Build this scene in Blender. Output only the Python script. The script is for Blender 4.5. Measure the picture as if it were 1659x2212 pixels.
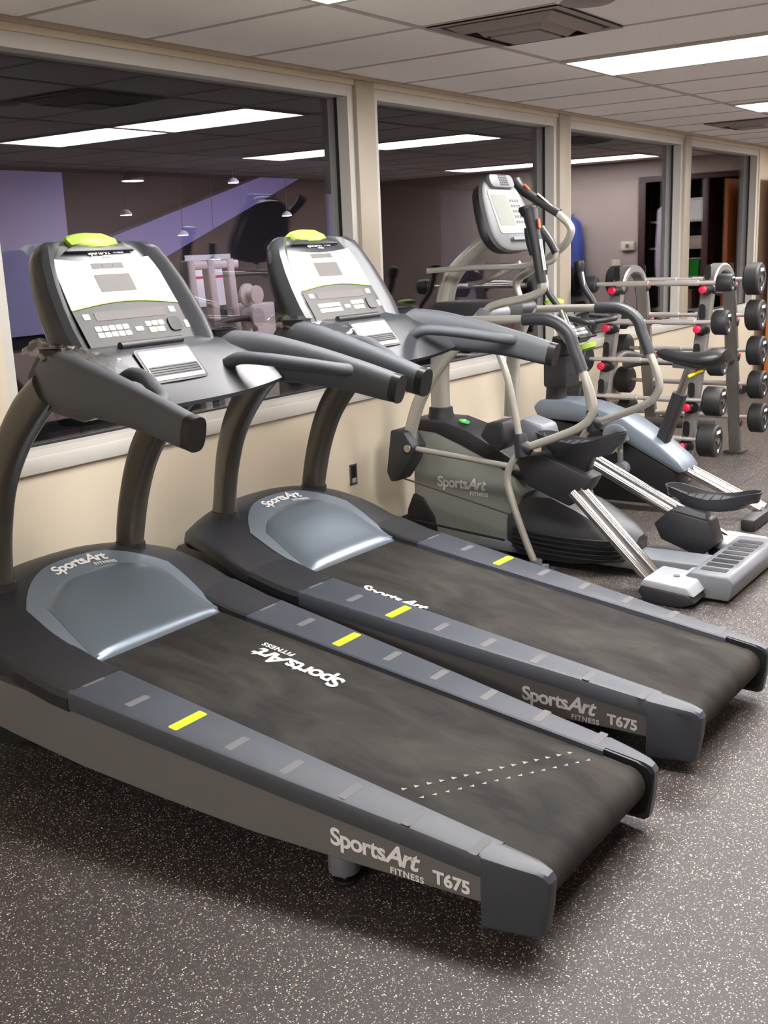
import bpy, bmesh, math, random
from mathutils import Vector, Matrix, Quaternion
random.seed(4)
for o in list(bpy.data.objects): bpy.data.objects.remove(o, do_unlink=True)
S = bpy.context.scene
COL = S.collection
V = Vector

# ------------------------------------------------------------------ camera
f_px, yaw, pit, rol = 2351.7, 0.62121, 0.238107, -0.039826
F = V((math.cos(pit)*math.cos(yaw), math.cos(pit)*math.sin(yaw), -math.sin(pit)))
R = F.cross(V((0, 0, 1))).normalized(); U = R.cross(F)
R2 = math.cos(rol)*R + math.sin(rol)*U; U2 = -math.sin(rol)*R + math.cos(rol)*U
cam_d = bpy.data.cameras.new('camera'); cam = bpy.data.objects.new('camera', cam_d); COL.objects.link(cam)
cam_d.sensor_fit = 'HORIZONTAL'; cam_d.sensor_width = 36.0; cam_d.lens = f_px/1659*36
cam_d.clip_start = 0.05; cam_d.clip_end = 100
M3 = Matrix((R2, U2, -F)).transposed()
cam.matrix_world = Matrix.Translation((0, -3.447, 1.6)) @ M3.to_4x4()
S.camera = cam

# ------------------------------------------------------------------ world, exposure
w = bpy.data.worlds.new('night'); S.world = w; w.use_nodes = True
w.node_tree.nodes['Background'].inputs[0].default_value = (0.02, 0.02, 0.035, 1)
w.node_tree.nodes['Background'].inputs[1].default_value = 0.3
S.view_settings.view_transform = 'Standard'; S.view_settings.look = 'None'
S.view_settings.gamma = 1.0; S.view_settings.use_curve_mapping = False
S.view_settings.exposure = 1.5
LAMP = 13.0            # emission of the ceiling fixtures
LILAC = 9.0          # strength of the added, fixtureless fill lights beyond the glass

# ------------------------------------------------------------------ materials
def lin(h):
    if isinstance(h, tuple): return (*h, 1) if len(h) == 3 else h
    c = [int(h[i:i+2], 16)/255 for i in (0, 2, 4)]
    return (*[x/12.92 if x <= .04045 else ((x+.055)/1.055)**2.4 for x in c], 1)
def mat(name, col, rough=.5, metal=0, spec=.5, emit=None, estr=0, coat=0, noise=0, nscale=40, bump=0, bscale=400):
    m = bpy.data.materials.new(name); m.use_nodes = True
    nt = m.node_tree; b = nt.nodes['Principled BSDF']
    b.inputs['Base Color'].default_value = lin(col); b.inputs['Roughness'].default_value = rough
    b.inputs['Metallic'].default_value = metal; b.inputs['Specular IOR Level'].default_value = spec
    b.inputs['Coat Weight'].default_value = coat
    if emit: b.inputs['Emission Color'].default_value = lin(emit); b.inputs['Emission Strength'].default_value = estr
    if noise or bump:
        tc = nt.nodes.new('ShaderNodeTexCoord')
    if noise:
        n = nt.nodes.new('ShaderNodeTexNoise'); n.inputs['Scale'].default_value = nscale; n.inputs['Detail'].default_value = 5
        r = nt.nodes.new('ShaderNodeMapRange'); r.inputs[3].default_value = 1-noise; r.inputs[4].default_value = 1+noise
        r.inputs[1].default_value = .3; r.inputs[2].default_value = .7
        mx = nt.nodes.new('ShaderNodeVectorMath'); mx.operation = 'SCALE'
        nt.links.new(tc.outputs['Object'], n.inputs['Vector']); nt.links.new(n.outputs[0], r.inputs[0])
        mx.inputs[0].default_value = lin(col)[:3]; nt.links.new(r.outputs[0], mx.inputs['Scale'])
        nt.links.new(mx.outputs[0], b.inputs['Base Color'])
    if bump:
        n2 = nt.nodes.new('ShaderNodeTexNoise'); n2.inputs['Scale'].default_value = bscale; n2.inputs['Detail'].default_value = 3
        bp = nt.nodes.new('ShaderNodeBump'); bp.inputs['Strength'].default_value = bump; bp.inputs['Distance'].default_value = .002
        nt.links.new(tc.outputs['Object'], n2.inputs['Vector']); nt.links.new(n2.outputs[0], bp.inputs['Height'])
        nt.links.new(bp.outputs[0], b.inputs['Normal'])
    return m

def rubber_floor():
    m = mat('speckled rubber flooring', '3b3433', .5, bump=.25, bscale=700)
    nt = m.node_tree; b = nt.nodes['Principled BSDF']; L = nt.links
    tc = nt.nodes.new('ShaderNodeTexCoord')
    nz = nt.nodes.new('ShaderNodeTexNoise'); nz.inputs['Scale'].default_value = 90; nz.inputs['Detail'].default_value = 2
    L.new(tc.outputs['Object'], nz.inputs['Vector'])
    sc = nt.nodes.new('ShaderNodeVectorMath'); sc.operation = 'SCALE'; sc.inputs['Scale'].default_value = .012
    L.new(nz.outputs['Color'], sc.inputs[0])
    ad = nt.nodes.new('ShaderNodeVectorMath'); ad.operation = 'ADD'
    L.new(tc.outputs['Object'], ad.inputs[0]); L.new(sc.outputs[0], ad.inputs[1])
    prev = None
    for scale, rmin, dmax, col in ((185, .76, .34, 'd2c9bc'), (300, .76, .36, '8f857b'), (110, .92, .24, 'b0a080')):
        v = nt.nodes.new('ShaderNodeTexVoronoi'); v.inputs['Scale'].default_value = scale
        L.new(ad.outputs[0], v.inputs['Vector'])
        sp = nt.nodes.new('ShaderNodeSeparateColor'); L.new(v.outputs['Color'], sp.inputs[0])
        g = nt.nodes.new('ShaderNodeMath'); g.operation = 'GREATER_THAN'; g.inputs[1].default_value = rmin; L.new(sp.outputs[0], g.inputs[0])
        l = nt.nodes.new('ShaderNodeMath'); l.operation = 'LESS_THAN'; l.inputs[1].default_value = dmax; L.new(v.outputs['Distance'], l.inputs[0])
        mu = nt.nodes.new('ShaderNodeMath'); mu.operation = 'MULTIPLY'; L.new(g.outputs[0], mu.inputs[0]); L.new(l.outputs[0], mu.inputs[1])
        mx = nt.nodes.new('ShaderNodeMix'); mx.data_type = 'RGBA'
        L.new(mu.outputs[0], mx.inputs[0])
        if prev is None: mx.inputs[6].default_value = lin('332e2d')
        else: L.new(prev, mx.inputs[6])
        mx.inputs[7].default_value = lin(col); prev = mx.outputs[2]
    L.new(prev, b.inputs['Base Color'])
    return m

def glass_pane():
    m = bpy.data.materials.new('window glass'); m.use_nodes = True; nt = m.node_tree; nt.nodes.clear(); L = nt.links
    out = nt.nodes.new('ShaderNodeOutputMaterial'); mix = nt.nodes.new('ShaderNodeMixShader')
    tr = nt.nodes.new('ShaderNodeBsdfTransparent'); tr.inputs[0].default_value = (.93, .94, .95, 1)
    gl = nt.nodes.new('ShaderNodeBsdfGlossy'); gl.inputs['Roughness'].default_value = 0.0; gl.inputs[0].default_value = (.96, .95, 1, 1)
    ge = nt.nodes.new('ShaderNodeNewGeometry')
    d = nt.nodes.new('ShaderNodeVectorMath'); d.operation = 'DOT_PRODUCT'
    L.new(ge.outputs['Incoming'], d.inputs[0]); L.new(ge.outputs['Normal'], d.inputs[1])
    a = nt.nodes.new('ShaderNodeMath'); a.operation = 'ABSOLUTE'; L.new(d.outputs['Value'], a.inputs[0])
    s = nt.nodes.new('ShaderNodeMath'); s.operation = 'SUBTRACT'; s.inputs[0].default_value = 1; L.new(a.outputs[0], s.inputs[1])
    p = nt.nodes.new('ShaderNodeMath'); p.operation = 'POWER'; p.inputs[1].default_value = 5; L.new(s.outputs[0], p.inputs[0])
    q = nt.nodes.new('ShaderNodeMath'); q.operation = 'MULTIPLY_ADD'; q.inputs[1].default_value = .95; q.inputs[2].default_value = .065
    L.new(p.outputs[0], q.inputs[0]); L.new(q.outputs[0], mix.inputs[0]); L.new(tr.outputs[0], mix.inputs[1]); L.new(gl.outputs[0], mix.inputs[2])
    L.new(mix.outputs[0], out.inputs[0])
    return m

def belt_mat():
    m = mat('treadmill belt', '2b2928', .8, spec=.22, bump=.3, bscale=900)
    nt = m.node_tree; b = nt.nodes['Principled BSDF']; L = nt.links
    tc = nt.nodes.new('ShaderNodeTexCoord'); mp = nt.nodes.new('ShaderNodeMapping'); mp.inputs['Scale'].default_value = (2.2, 1, 1)
    n = nt.nodes.new('ShaderNodeTexNoise'); n.inputs['Scale'].default_value = 3.4; n.inputs['Detail'].default_value = 7; n.inputs['Roughness'].default_value = .6
    n.inputs['Distortion'].default_value = .6
    r = nt.nodes.new('ShaderNodeValToRGB'); r.color_ramp.elements[0].position = .38; r.color_ramp.elements[1].position = .75
    r.color_ramp.elements[0].color = lin('201e1d'); r.color_ramp.elements[1].color = lin('3b3934')
    L.new(tc.outputs['Object'], mp.inputs[0]); L.new(mp.outputs[0], n.inputs['Vector']); L.new(n.outputs[0], r.inputs[0]); L.new(r.outputs[0], b.inputs['Base Color'])
    return m

def wood_mat():
    m = mat('orange wood', 'a8582a', .35)
    nt = m.node_tree; b = nt.nodes['Principled BSDF']; L = nt.links
    tc = nt.nodes.new('ShaderNodeTexCoord'); mp = nt.nodes.new('ShaderNodeMapping'); mp.inputs['Scale'].default_value = (12, 12, .8)
    n = nt.nodes.new('ShaderNodeTexNoise'); n.inputs['Scale'].default_value = 3; n.inputs['Detail'].default_value = 6
    r = nt.nodes.new('ShaderNodeValToRGB'); r.color_ramp.elements[0].position = .3; r.color_ramp.elements[1].position = .7
    r.color_ramp.elements[0].color = lin('b0602c'); r.color_ramp.elements[1].color = lin('d08048')
    L.new(tc.outputs['Object'], mp.inputs[0]); L.new(mp.outputs[0], n.inputs['Vector']); L.new(n.outputs[0], r.inputs[0]); L.new(r.outputs[0], b.inputs['Base Color'])
    return m

MT = dict(
 floor=rubber_floor(), glass=glass_pane(), belt=belt_mat(), wood=wood_mat(),
 wall=mat('cream wall paint', 'c6bca6', .75, bump=.12, bscale=120, noise=.02, nscale=3),
 frame=mat('off white frame paint', 'b9b7af', .5),
 mull=mat('cream mullion paint', 'a39a8a', .5),
 tile=mat('ceiling tile', 'f1eeeb', .9, bump=.3, bscale=160, noise=.03, nscale=60),
 tbar=mat('ceiling grid paint', 'b5afaa', .6),
 black=mat('black rubber base', '141313', .5),
 lamp=mat('fluorescent diffuser', 'ffffff', .5, emit='fffaf9', estr=LAMP),
 ventm=mat('vent metal', '8d847f', .5), ventd=mat('vent dark gap', '3a3432', .8),
 rail=mat('blue grey moulded plastic', '3b4048', .36, bump=.25, bscale=1500, noise=.05, nscale=12),
 hood=mat('charcoal moulded plastic', '242529', .42, bump=.2, bscale=1500),
 dark=mat('black plastic', '161618', .45), dark2=mat('charcoal plastic', '26272a', .45, bump=.15, bscale=900),
 pad=mat('grey grip strip', '5c5b5d', .75), lime=mat('lime plastic', 'b4e020', .4),
 limeg=mat('lime green plastic', '9abd4e', .5, spec=.3),
 plate=mat('warm grey side plate', '686765', .5, noise=.03, nscale=8),
 silver=mat('silver blue hood paint', '84909a', .3, metal=.5, bump=.1, bscale=2500),
 silver2=mat('silver blue inset paint', '76828c', .28, metal=.55, bump=.1, bscale=2500),
 upr=mat('graphite upright tube', '5a5650', .28, metal=.4),
 console=mat('satin black console plastic', '33363a', .3, bump=.08, bscale=1500),
 arm=mat('slate foam grip', '464a4f', .55, bump=.3, bscale=1800),
 white=mat('white console film', 'fcfcfa', .3), greyf=mat('grey console film', '565655', .6, spec=.2),
 screen=mat('grey lcd window', '5c5957', .5, spec=.2), key=mat('white key', 'f4f4f4', .35), limek=mat('pale lime key', 'cfe08a', .35),
 letter=mat('white lettering', 'e8e8e6', .5), letterg=mat('pale grey lettering', 'd2d4d2', .5),
 chrome=mat('chrome', 'd8d4d0', .12, metal=1), steel=mat('brushed steel', 'b4b0ac', .25, metal=1),
 tube=mat('champagne silver tube paint', 'b2b1a8', .3, metal=.5),
 shroud=mat('grey green shroud', '8b8f87', .36, metal=.3, bump=.08, bscale=900),
 grey=mat('mid grey plastic', '6c7076', .4), dark3=mat('soft black plastic', '323438', .42, bump=.12, bscale=900), shellg=mat('console shell grey', '6c6e70', .5, spec=.3), eface=mat('pale console film', 'a4a6a0', .6, spec=.2), wall2=mat('mauve beige wall paint', 'd6bfb6', .8), wall3=mat('dusky beige wall paint', 'a5978f', .8), mark=mat('dull belt mark', '8b877c', .7),
 barm=mat('satin barbell steel', 'd6d2ce', .38, metal=.7), lgrey=mat('light grey plastic', 'a4a7ab', .35, metal=.2),
 bluesil=mat('pale blue silver plastic', '76818c', .38, metal=.4),
 rack=mat('silver rack paint', '8f8d8a', .3, metal=.6), rackd=mat('dark grey rack paint', '5c5a58', .4, metal=.4),
 red=mat('red cap', 'd81e48', .35), orange=mat('orange button', 'e2572c', .4), yellow=mat('yellow label', 'd8d426', .5),
 rubber=mat('black rubber weight', '242526', .55, bump=.2, bscale=300),
 green=mat('green plastic', '2fae3a', .4), creamm=mat('cream machine paint', 'cbbcae', .4),
 paper=mat('white paper', 'ece8e6', .7), blue=mat('blue cloth', '3c4f9a', .8), greycloth=mat('grey cloth', '9c94a0', .85),
 navy=mat('navy panel', '15161f', .6), brown=mat('brown panel', '6b5348', .7), lil=mat('lilac wall', '8f86b4', .8),
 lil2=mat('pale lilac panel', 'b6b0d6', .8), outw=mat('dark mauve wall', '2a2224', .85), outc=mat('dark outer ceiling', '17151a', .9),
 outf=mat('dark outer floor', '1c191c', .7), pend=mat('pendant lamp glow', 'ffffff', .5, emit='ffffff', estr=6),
 beigep=mat('beige switch plastic', 'cfc4b2', .4), bare=mat('bare metal box', '77716a', .4, metal=.6),
 cardb=mat('cardboard', 'a87c60', .8), maroon=mat('reddish dark wood', '3d2320', .5))

def film():
    m = bpy.data.materials.new('clear crinkled plastic'); m.use_nodes = True; nt = m.node_tree; nt.nodes.clear(); L = nt.links
    out = nt.nodes.new('ShaderNodeOutputMaterial'); mix = nt.nodes.new('ShaderNodeMixShader'); mix.inputs[0].default_value = .16
    tr = nt.nodes.new('ShaderNodeBsdfTransparent'); gl = nt.nodes.new('ShaderNodeBsdfGlossy'); gl.inputs['Roughness'].default_value = .08
    L.new(tr.outputs[0], mix.inputs[1]); L.new(gl.outputs[0], mix.inputs[2]); L.new(mix.outputs[0], out.inputs[0])
    return m
MT['film'] = film()

# ------------------------------------------------------------------ helpers
ORG = V((0, 0, 0))
def setorg(v): 
    global ORG
    ORG = V(v)
def mesh(name, verts, faces, m, parent=None, smooth=True, ang=40, bevel=0, bseg=2, sub=0, mats=None, fm=None):
    me = bpy.data.meshes.new(name)
    me.from_pydata([V(v)-ORG for v in verts], [], faces)
    bm = bmesh.new(); bm.from_mesh(me); bmesh.ops.remove_doubles(bm, verts=bm.verts, dist=1e-6)
    bmesh.ops.recalc_face_normals(bm, faces=bm.faces)
    if bevel:
        es = [e for e in bm.edges if len(e.link_faces) == 2 and e.calc_face_angle(0) > math.radians(25)]
        try: bmesh.ops.bevel(bm, geom=es, offset=bevel, segments=bseg, profile=.5, affect='EDGES', clamp_overlap=True)
        except Exception: pass
    bm.to_mesh(me); bm.free()
    me.materials.append(MT[m] if isinstance(m, str) else m)
    if smooth:
        me.shade_smooth(); me.set_sharp_from_angle(angle=math.radians(ang))
    o = bpy.data.objects.new(name, me); COL.objects.link(o)
    if parent: o.parent = parent
    if sub:
        md = o.modifiers.new('s', 'SUBSURF'); md.levels = sub; md.render_levels = sub
    return o
def boxd(x0, x1, y0, y1, z0, z1):
    vs = [(x, y, z) for x in (x0, x1) for y in (y0, y1) for z in (z0, z1)]
    fs = [(0, 1, 3, 2), (4, 6, 7, 5), (0, 4, 5, 1), (2, 3, 7, 6), (0, 2, 6, 4), (1, 5, 7, 3)]
    return vs, fs
def box(name, x0, x1, y0, y1, z0, z1, m, parent=None, bevel=.0, **k):
    return mesh(name, *boxd(x0, x1, y0, y1, z0, z1), m, parent, bevel=bevel, **k)
def merge(*ds):
    vs, fs = [], []
    for v, f in ds:
        n = len(vs); vs += list(v); fs += [tuple(i+n for i in q) for q in f]
    return vs, fs
def loftd(secs, closed=True, cap=True):
    n = len(secs[0]); vs = [p for s in secs for p in s]; fs = []
    for i in range(len(secs)-1):
        for j in range(n if closed else n-1):
            a, b = i*n+j, i*n+(j+1) % n
            fs.append((a, b, b+n, a+n))
    if cap and closed:
        fs.append(tuple(range(n))); fs.append(tuple((len(secs)-1)*n+j for j in range(n)))
    return vs, fs
def prismd(yz, x0, x1):
    """outline in the Y-Z plane pushed from x0 to x1"""
    return loftd([[(x0, y, z) for y, z in yz], [(x1, y, z) for y, z in yz]])
def prism(name, yz, x0, x1, m, parent=None, bevel=.006, **k):
    return mesh(name, *prismd(yz, x0, x1), m, parent, bevel=bevel, **k)
def smoothpath(P, n=6, R_=None):
    P = [V(p) for p in P]
    if len(P) < 3: return P, R_
    out, rr = [], []
    for i in range(len(P)-1):
        p0, p1, p2, p3 = P[max(i-1, 0)], P[i], P[i+1], P[min(i+2, len(P)-1)]
        for k in range(n):
            t = k/n
            out.append(.5*((2*p1)+(p2-p0)*t+(2*p0-5*p1+4*p2-p3)*t*t+(3*p1-p0-3*p2+p3)*t**3))
            if R_: rr.append(tuple(a+(b-a)*t for a, b in zip(R_[i], R_[i+1])))
    out.append(P[-1])
    if R_: rr.append(R_[-1])
    return out, (rr if R_ else None)
def tubed(P, r, hint=None, segs=14, n=6, expo=2.0, smooth=True):
    """r: scalar, (ra, rb) or list of (ra, rb); ra along side axis, rb along the other"""
    if isinstance(r, (int, float)): RL = [(r, r)]*len(P)
    elif isinstance(r, tuple): RL = [r]*len(P)
    else: RL = [(q, q) if isinstance(q, (int, float)) else q for q in r]
    if smooth: Q, RL = smoothpath(P, n, RL)
    else: Q = [V(p) for p in P]
    secs = []; prev = None
    for i, p in enumerate(Q):
        t = (Q[min(i+1, len(Q)-1)]-Q[max(i-1, 0)]).normalized()
        if hint is not None: side = t.cross(V(hint))
        elif prev is None:
            side = t.cross(V((0, 0, 1)))
            if side.length < .05: side = t.cross(V((1, 0, 0)))
        else: side = prev - t*prev.dot(t)
        side.normalize(); prev = side; up = side.cross(t)
        ring = []
        for k in range(segs):
            a = 2*math.pi*k/segs; c, s = math.cos(a), math.sin(a)
            c = math.copysign(abs(c)**(2/expo), c); s = math.copysign(abs(s)**(2/expo), s)
            ring.append(p+side*c*RL[i][0]+up*s*RL[i][1])
        secs.append(ring)
    return loftd(secs)
def tube(name, P, r, m, parent=None, **k):
    return mesh(name, *tubed(P, r, **k), m, parent, ang=50)
def cyld(a, b, r, segs=24, r2=None):
    a, b = V(a), V(b); t = (b-a).normalized(); s = t.cross(V((0, 0, 1)))
    if s.length < .05: s = t.cross(V((1, 0, 0)))
    s.normalize(); u = s.cross(t); r2 = r if r2 is None else r2
    return loftd([[a+(s*math.cos(2*math.pi*k/segs)+u*math.sin(2*math.pi*k/segs))*r for k in range(segs)],
                  [b+(s*math.cos(2*math.pi*k/segs)+u*math.sin(2*math.pi*k/segs))*r2 for k in range(segs)]])
def cyl(name, a, b, r, m, parent=None, bevel=0, **k):
    return mesh(name, *cyld(a, b, r, **k), m, parent, bevel=bevel)
def lathed(a, ax, prof, segs=28):
    """prof: (distance along ax, radius)"""
    a, t = V(a), V(ax).normalized(); s = t.cross(V((0, 0, 1)))
    if s.length < .05: s = t.cross(V((1, 0, 0)))
    s.normalize(); u = s.cross(t)
    return loftd([[a+t*d+(s*math.cos(2*math.pi*k/segs)+u*math.sin(2*math.pi*k/segs))*r for k in range(segs)] for d, r in prof])
def thing(name, label, cat, loc, rz=0, group=None):
    o = bpy.data.objects.new(name, None); COL.objects.link(o); o.empty_display_size = .1
    o.location = loc; o.rotation_euler = (0, 0, rz); o['label'] = label; o['category'] = cat
    if group: o['group'] = group
    return o
def tag(o, label, cat, group=None):
    o['label'] = label; o['category'] = cat
    if group: o['group'] = group
    return o
def struct(o): o['kind'] = 'structure'; return o
def dup(root, loc, rz, label, group=None):
    r = root.copy(); COL.objects.link(r); r.location = loc; r.rotation_euler = (0, 0, rz); r['label'] = label
    if group: r['group'] = group
    def rec(src, dst):
        for ch in list(src.children):
            c = ch.copy(); COL.objects.link(c); c.parent = dst; rec(ch, c)
    rec(root, r); return r
def textd(s, size, off=.0, shear=0., space=1.):
    cu = bpy.data.curves.new('t', 'FONT'); cu.body = s; cu.size = size; cu.offset = off; cu.shear = shear
    cu.space_character = space; cu.extrude = 0; cu.resolution_u = 6
    o = bpy.data.objects.new('t', cu); COL.objects.link(o)
    me = o.to_mesh(); vs = [v.co.copy() for v in me.vertices]; fs = [tuple(p.vertices) for p in me.polygons]
    o.to_mesh_clear(); bpy.data.objects.remove(o); bpy.data.curves.remove(cu)
    return vs, fs
def place(vf, O, ux, uy, lift=0., w_=None):
    vs, fs = vf; O, ux, uy = V(O), V(ux).normalized(), V(uy).normalized(); n = ux.cross(uy)
    if w_:
        xs = [v.x for v in vs]; k = w_/(max(xs)-min(xs)); x0 = min(xs)
        vs = [V(((v.x-x0)*k, v.y*k, 0)) for v in vs]
    return [O+ux*v.x+uy*v.y+n*lift for v in vs], fs
def logo(h):
    """two lines: heavy wordmark with a slanted second word, small word below on the right"""
    a = textd('Sports', 1, .028, 0, .92); b = textd('Art', 1.08, .03, .28, .85); c = textd('FITNESS', .36, .012, 0, 1.15)
    wa = max(v.x for v in a[0]); b = ([v+V((wa-.02, 0, 0)) for v in b[0]], b[1]); wb = max(v.x for v in b[0])
    wc = max(v.x for v in c[0]); c = ([v+V((wb-wc+.12, -.42, 0)) for v in c[0]], c[1])
    vs, fs = merge(a, b, c)
    return [v*h for v in vs], fs
def arcp(cx, cy, rx, ry, a0, a1, n=8):
    return [(cx+rx*math.cos(math.radians(a0+(a1-a0)*i/n)), cy+ry*math.sin(math.radians(a0+(a1-a0)*i/n))) for i in range(n+1)]
def rrect(x0, x1, y0, y1, r):
    return (arcp(x1-r, y1-r, r, r, 0, 90, 4)+arcp(x0+r, y1-r, r, r, 90, 180, 4)+arcp(x0+r, y0+r, r, r, 180, 270, 4)+arcp(x1-r, y0+r, r, r, 270, 360, 4))
def slab(out2, O, ux, uy, t, base=0.):
    """outline in a plane, thickness t along its normal"""
    O, ux, uy = V(O), V(ux), V(uy); n = ux.cross(uy)
    return loftd([[O+ux*x+uy*y+n*base for x, y in out2], [O+ux*x+uy*y+n*(base+t) for x, y in out2]])
def interp(tab, x):
    if x <= tab[0][0]: return tab[0][1]
    for (a, b), (c, d) in zip(tab, tab[1:]):
        if x <= c: return b+(d-b)*(x-a)/(c-a)
    return tab[-1][1]

# ================================================================== THE ROOM
XR, YB, CH, XL = 12.2, -5.0, 2.445, -3.5
GY = .092   # glass plane
setorg((0, 0, 0))
struct(box('floor', XL, XR, YB, 0.15, -.1, 0, 'floor', smooth=False))
struct(box('ceiling', XL, XR, YB, .16, CH, CH+.1, 'tile', smooth=False))
struct(box('wall_back', XL, XR, YB-.15, YB, -.1, CH+.1, 'wall2', smooth=False))
struct(box('wall_left', XL-.15, XL, YB, .15, -.1, CH+.1, 'wall', smooth=False))
# end wall with the closet opening
struct(mesh('wall_right', *merge(boxd(XR, XR+.15, YB, -1.28, -.1, CH+.1), boxd(XR, XR+.15, -1.28, -.05, 2.2, CH+.1), boxd(XR, XR+.15, -.05, .15, -.1, CH+.1)), 'wall3', smooth=False))
# window wall
struct(mesh('wall_front', *merge(boxd(XL, XR, 0, .15, 0, .87), boxd(XL, 2.47, 0, .15, .87, CH), boxd(11.5, XR, 0, .15, .87, CH), boxd(2.47, 11.5, .0, .15, 2.40, CH)), 'wall', smooth=False))
struct(box('baseboard_front', XL, XR, -.012, 0, 0, .1, 'black'))
struct(box('baseboard_back', XL, XR, YB, YB+.012, 0, .1, 'black'))
struct(box('baseboard_right', XR-.012, XR, YB, -1.28, 0, .1, 'black'))
struct(box('trim_1', 2.40, 11.55, -.022, .0, .815, .88, 'frame', bevel=.006))
struct(box('trim_2', XL, XR, -.02, .0, 2.425, CH, 'mull', bevel=.004))
edges = [(2.47, 4.706), (4.865, 7.008), (7.171, 9.391), (9.537, 11.5)]
for i, (a, b) in enumerate(edges):
    fr = mesh('window_%d' % (i+1), *merge(boxd(a, a+.05, .012, .14, .87, 2.40), boxd(b-.05, b, .012, .14, .87, 2.40),
        boxd(a+.0502, b-.0502, .0125, .139, 2.345, 2.3995), boxd(a+.0502, b-.0502, .0125, .139, .8705, .90)), 'frame', smooth=False)
    struct(fr)
    box('pane', a+.045, b-.045, GY, GY+.008, .895, 2.35, 'glass', fr, smooth=False)
    mesh('gasket', *merge(boxd(b-.056, b-.05, GY-.014, GY+.002, .9, 2.345), boxd(a+.05, b-.05, GY-.012, GY, .9, .908), boxd(a+.05, a+.056, GY-.014, GY+.002, .9, 2.345)), 'black', fr)
for i, (a, b) in enumerate([(4.706, 4.865), (7.008, 7.171), (9.391, 9.537)]):
    struct(box('trim_%d' % (i+3), a, b, -.01, .15, .87, 2.425, 'mull', bevel=.004))
# ceiling grid
XG = 3.909; TW = .6096
gb = []
for n in range(-12, 14):
    x = XG+TW*n
    if XL < x < XR: gb.append(boxd(x-.010, x+.010, YB, 0, CH-.003, CH+.001))
for k in range(5):
    y = -.919-1.2192*k+0
    if y > YB: gb.append(boxd(XL, XR, y-.012, y+.012, CH-.005, CH+.001))
struct(mesh('trim_6', *merge(*gb), 'tbar', smooth=False))

struct(mesh('trim_8', *merge(boxd(XL, XR, -2.5215, -2.520, 0, .0005), boxd(XL, XR, -1.3025, -1.301, 0, .0005)), 'black', smooth=False))
# ceiling lights
first = None
LR = [(5.128, 'main row over the treadmills'), (7.70, 'second row'), (11.15, 'far row'), (2.69, ''), (-2.3, '')]  # last row is added out of view to brighten the nearer treadmill's left side
rows = ['in the near row', 'in the second row', 'in the far row', 'just above the nearer treadmill', 'added out of view at the left end of the room']
for i, (x0, _) in enumerate(LR):
    for k in range(2):
        y1 = -.931-1.2192*k; y0 = y1-1.195
        lab = 'long glowing ceiling light %s, %s' % (rows[i], ['nearest the windows', 'farther from the windows'][k])
        if first is None:
            setorg((x0, y1, CH)); t = first = thing('ceiling_light', lab, 'light', (x0, y1, CH), 0, 'fluorescent ceiling lights')
            mesh('frame', *merge(boxd(x0, x0+.03, y0, y1, CH-.012, CH), boxd(x0+.58, x0+.61, y0, y1, CH-.012, CH), boxd(x0+.03, x0+.58, y0, y0+.02, CH-.012, CH), boxd(x0+.03, x0+.58, y1-.02, y1, CH-.012, CH)), 'frame', t)
            box('diffuser', x0+.03, x0+.58, y0+.02, y1-.02, CH-.009, CH-.004, 'lamp', t)
        else:
            dup(first, (x0, y1, CH), 0, lab)
# vent with nested frames
setorg((4.21, -1.24, CH))
def vent(x0, x1, y0, y1, lab, loc):
    setorg(loc); t = thing('ceiling_vent', lab, 'vent', loc)
    cx, cy, hx, hy = (x0+x1)/2, (y0+y1)/2, (x1-x0)/2, (y1-y0)/2
    box('backing', x0, x1, y0, y1, CH-.004, CH-.001, 'ventd', t)
    def ring(s0, s1, z0, z1):
        q = [(cx-hx*s0, cy-hy*s0), (cx+hx*s0, cy-hy*s0), (cx+hx*s0, cy+hy*s0), (cx-hx*s0, cy+hy*s0)]
        p = [(cx-hx*s1, cy-hy*s1), (cx+hx*s1, cy-hy*s1), (cx+hx*s1, cy+hy*s1), (cx-hx*s1, cy+hy*s1)]
        A = [(*a, z0) for a in q]; B = [(*a, z1) for a in p]; C_ = [(*a, z1-.002) for a in p]; D = [(*a, z0-.002) for a in q]
        vs = A+B+C_+D; fs = []
        for j in range(4):
            k = (j+1) % 4
            fs += [(j, k, 4+k, 4+j), (12+j, 8+j, 8+k, 12+k), (j, 12+j, 12+k, k), (4+j, 4+k, 8+k, 8+j)]
        return vs, fs
    mesh('frame', *ring(1.0, .88, CH-.008, CH-.006), 'ventm', t, smooth=False)
    mesh('louvre', *ring(.80, .64, CH-.006, CH-.03), 'ventm', t, smooth=False)
    mesh('louvre', *ring(.56, .42, CH-.006, CH-.04), 'ventm', t, smooth=False)
    mesh('louvre', *boxd(cx-hx*.36, cx+hx*.36, cy-hy*.36, cy+hy*.36, CH-.045, CH-.02), 'ventm', t, smooth=False)
vent(3.92, 4.51, -1.52, -.94, 'square grey air vent with nested louvres in the ceiling, nearest the camera', (4.21, -1.24, CH))
vent(8.80, 9.38, -.94, -.36, 'far flat ceiling vent near the windows toward the door end', (9.1, -.65, CH))
setorg((3.95, -1.58, CH))
sp = thing('ceiling_speaker', 'round flat grey ceiling speaker at the top edge beside the vent', 'speaker', (3.95, -1.58, CH))
setorg((3.95, -1.62, CH))
mesh('grille', *lathed((3.95, -1.66, CH), (0, 0, -1), [(0, .10), (.006, .10), (.010, .09), (.012, .001)]), 'ventm', sp)
mesh('rim', *lathed((3.95, -1.66, CH), (0, 0, -1), [(0, .115), (.004, .113), (.004, .100), (0, .100)]), 'tile', sp)

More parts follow.
